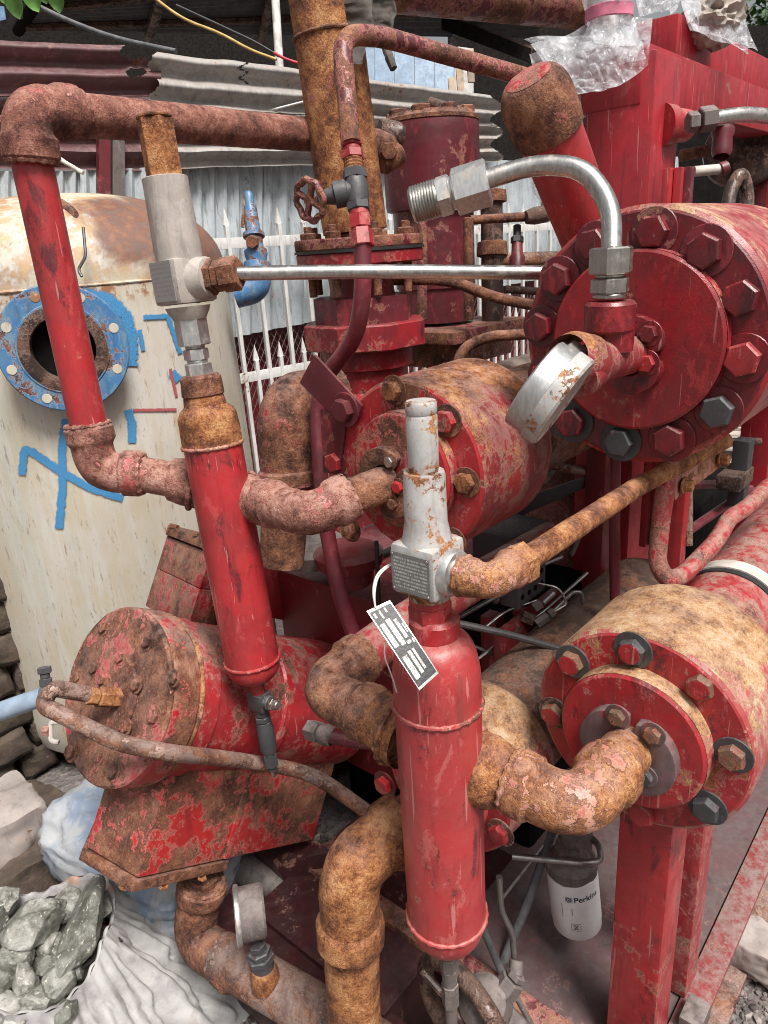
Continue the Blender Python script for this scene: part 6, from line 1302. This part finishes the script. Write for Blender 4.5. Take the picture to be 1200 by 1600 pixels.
def lipf(u_, v_):
    a = u_*2*math.pi; p = sackf(u_, 0); inn = Vector((sc_.x, sc_.y, p.z))-p; return p+inn.normalized()*(.02*v_)+UZ*(.006*math.sin(v_*3.14)-.05*v_*v_)+UZ*.004*math.sin(a*23)
part(sk, 'lip', grid(lipf, 260, 6), 'woven_sack', smooth=80)
def crag(seed, w, d, h):
    bm = bmesh.new(); bmesh.ops.create_icosphere(bm, subdivisions=4, radius=1); rnd = random.Random(seed); pl = []
    for _ in range(13):
        n_ = Vector((rnd.gauss(0, 1), rnd.gauss(0, 1), rnd.gauss(0, 1))).normalized(); pl.append((n_, rnd.uniform(.55, .85)))
    for v in bm.verts:
        for n_, o_ in pl:
            dd = v.co.dot(n_)-o_
            if dd > 0: v.co -= n_*dd*.92
        v.co *= 1+.05*nz(v.co, 3, seed)+.03*nz(v.co, 10, seed+2); v.co = Vector((v.co.x*w, v.co.y*d, v.co.z*h))*.72
    bm.verts.index_update(); r = [v.co.copy() for v in bm.verts], [tuple(v.index for v in f.verts) for f in bm.faces]; bm.free(); return r
rocks = [(52, 1432, 1.46, .088, .07, .06, .3, 'large pale green lump at the top of the sack'), (128, 1440, 1.44, .055, .13, .05, -.9, 'long dark green slab leaning along the sack rim'), (18, 1488, 1.42, .062, .05, .05, 1.1, 'whitish crystalline rock at the left of the sack'),
         (36, 1522, 1.38, .045, .04, .04, 2.0, 'small pale rock in the middle of the sack'), (95, 1478, 1.46, .05, .05, .04, .6, 'dark rock wedged between slab and lump'), (58, 1550, 1.36, .05, .04, .035, .1, 'flat grey rock near the front rim'),
         (8, 1568, 1.35, .055, .05, .04, 1.7, 'greenish rock at the lower left of the sack'), (88, 1532, 1.38, .05, .06, .04, 2.6, 'grey green rock beside the long slab'), (-20, 1440, 1.47, .06, .05, .05, .2, 'pale rock cut by the left edge'),
         (105, 1405, 1.52, .06, .05, .045, 2.2, 'dark wet rock under the far rim'), (148, 1405, 1.52, .04, .05, .04, 1.2, 'dark green rock at the far right rim'), (-15, 1530, 1.37, .06, .05, .05, 2.9, 'black rock at the left edge of the sack'),
         (70, 1500, 1.42, .04, .035, .035, .9, 'small pale rock under the whitish one'), (110, 1510, 1.42, .035, .05, .03, 1.9, 'narrow grey rock along the slab'), (75, 1468, 1.47, .035, .04, .035, 2.3, 'small dark rock below the large lump'), (30, 1585, 1.33, .05, .04, .035, .5, 'pale rock at the bottom edge'), (5, 1400, 1.52, .05, .05, .04, 1.4, 'grey rock under the far left rim'), (92, 1572, 1.35, .04, .05, .03, 2.8, 'dull grey rock at the front right rim')]
for i, (x, y, d_, a, b, c_, rz, lb) in enumerate(rocks):
    v, f = crag(i+3, a*1.08, b*1.08, c_*1.15); R = Matrix.Rotation(rz, 3, 'Z') @ Matrix.Rotation(.35, 3, 'X'); c = P(x, y, d_)-UZ*.015
    single('rock', ([R @ q+c for q in v], f), 'glass_rock', lb, 'rock', 'rocks in the white sack', smooth=28)
single('rock_fill', boulder(Vector((sc_.x, sc_.y, sc_.z-.085)), .25, .25, .16, 21), 'mortar', 'dark lump in the sack standing in for shade between the rocks', 'rubble', smooth=60)  # dark lump added so the gaps between the rocks read as shade
# pale block and stones at the right edge
single('kerb_block', boulder(P(1192, 1482, 1.62)-UZ*.02, .10, .16, .10, 12), 'concrete', 'pale broken block beside the skid rail at right', 'block', smooth=60)
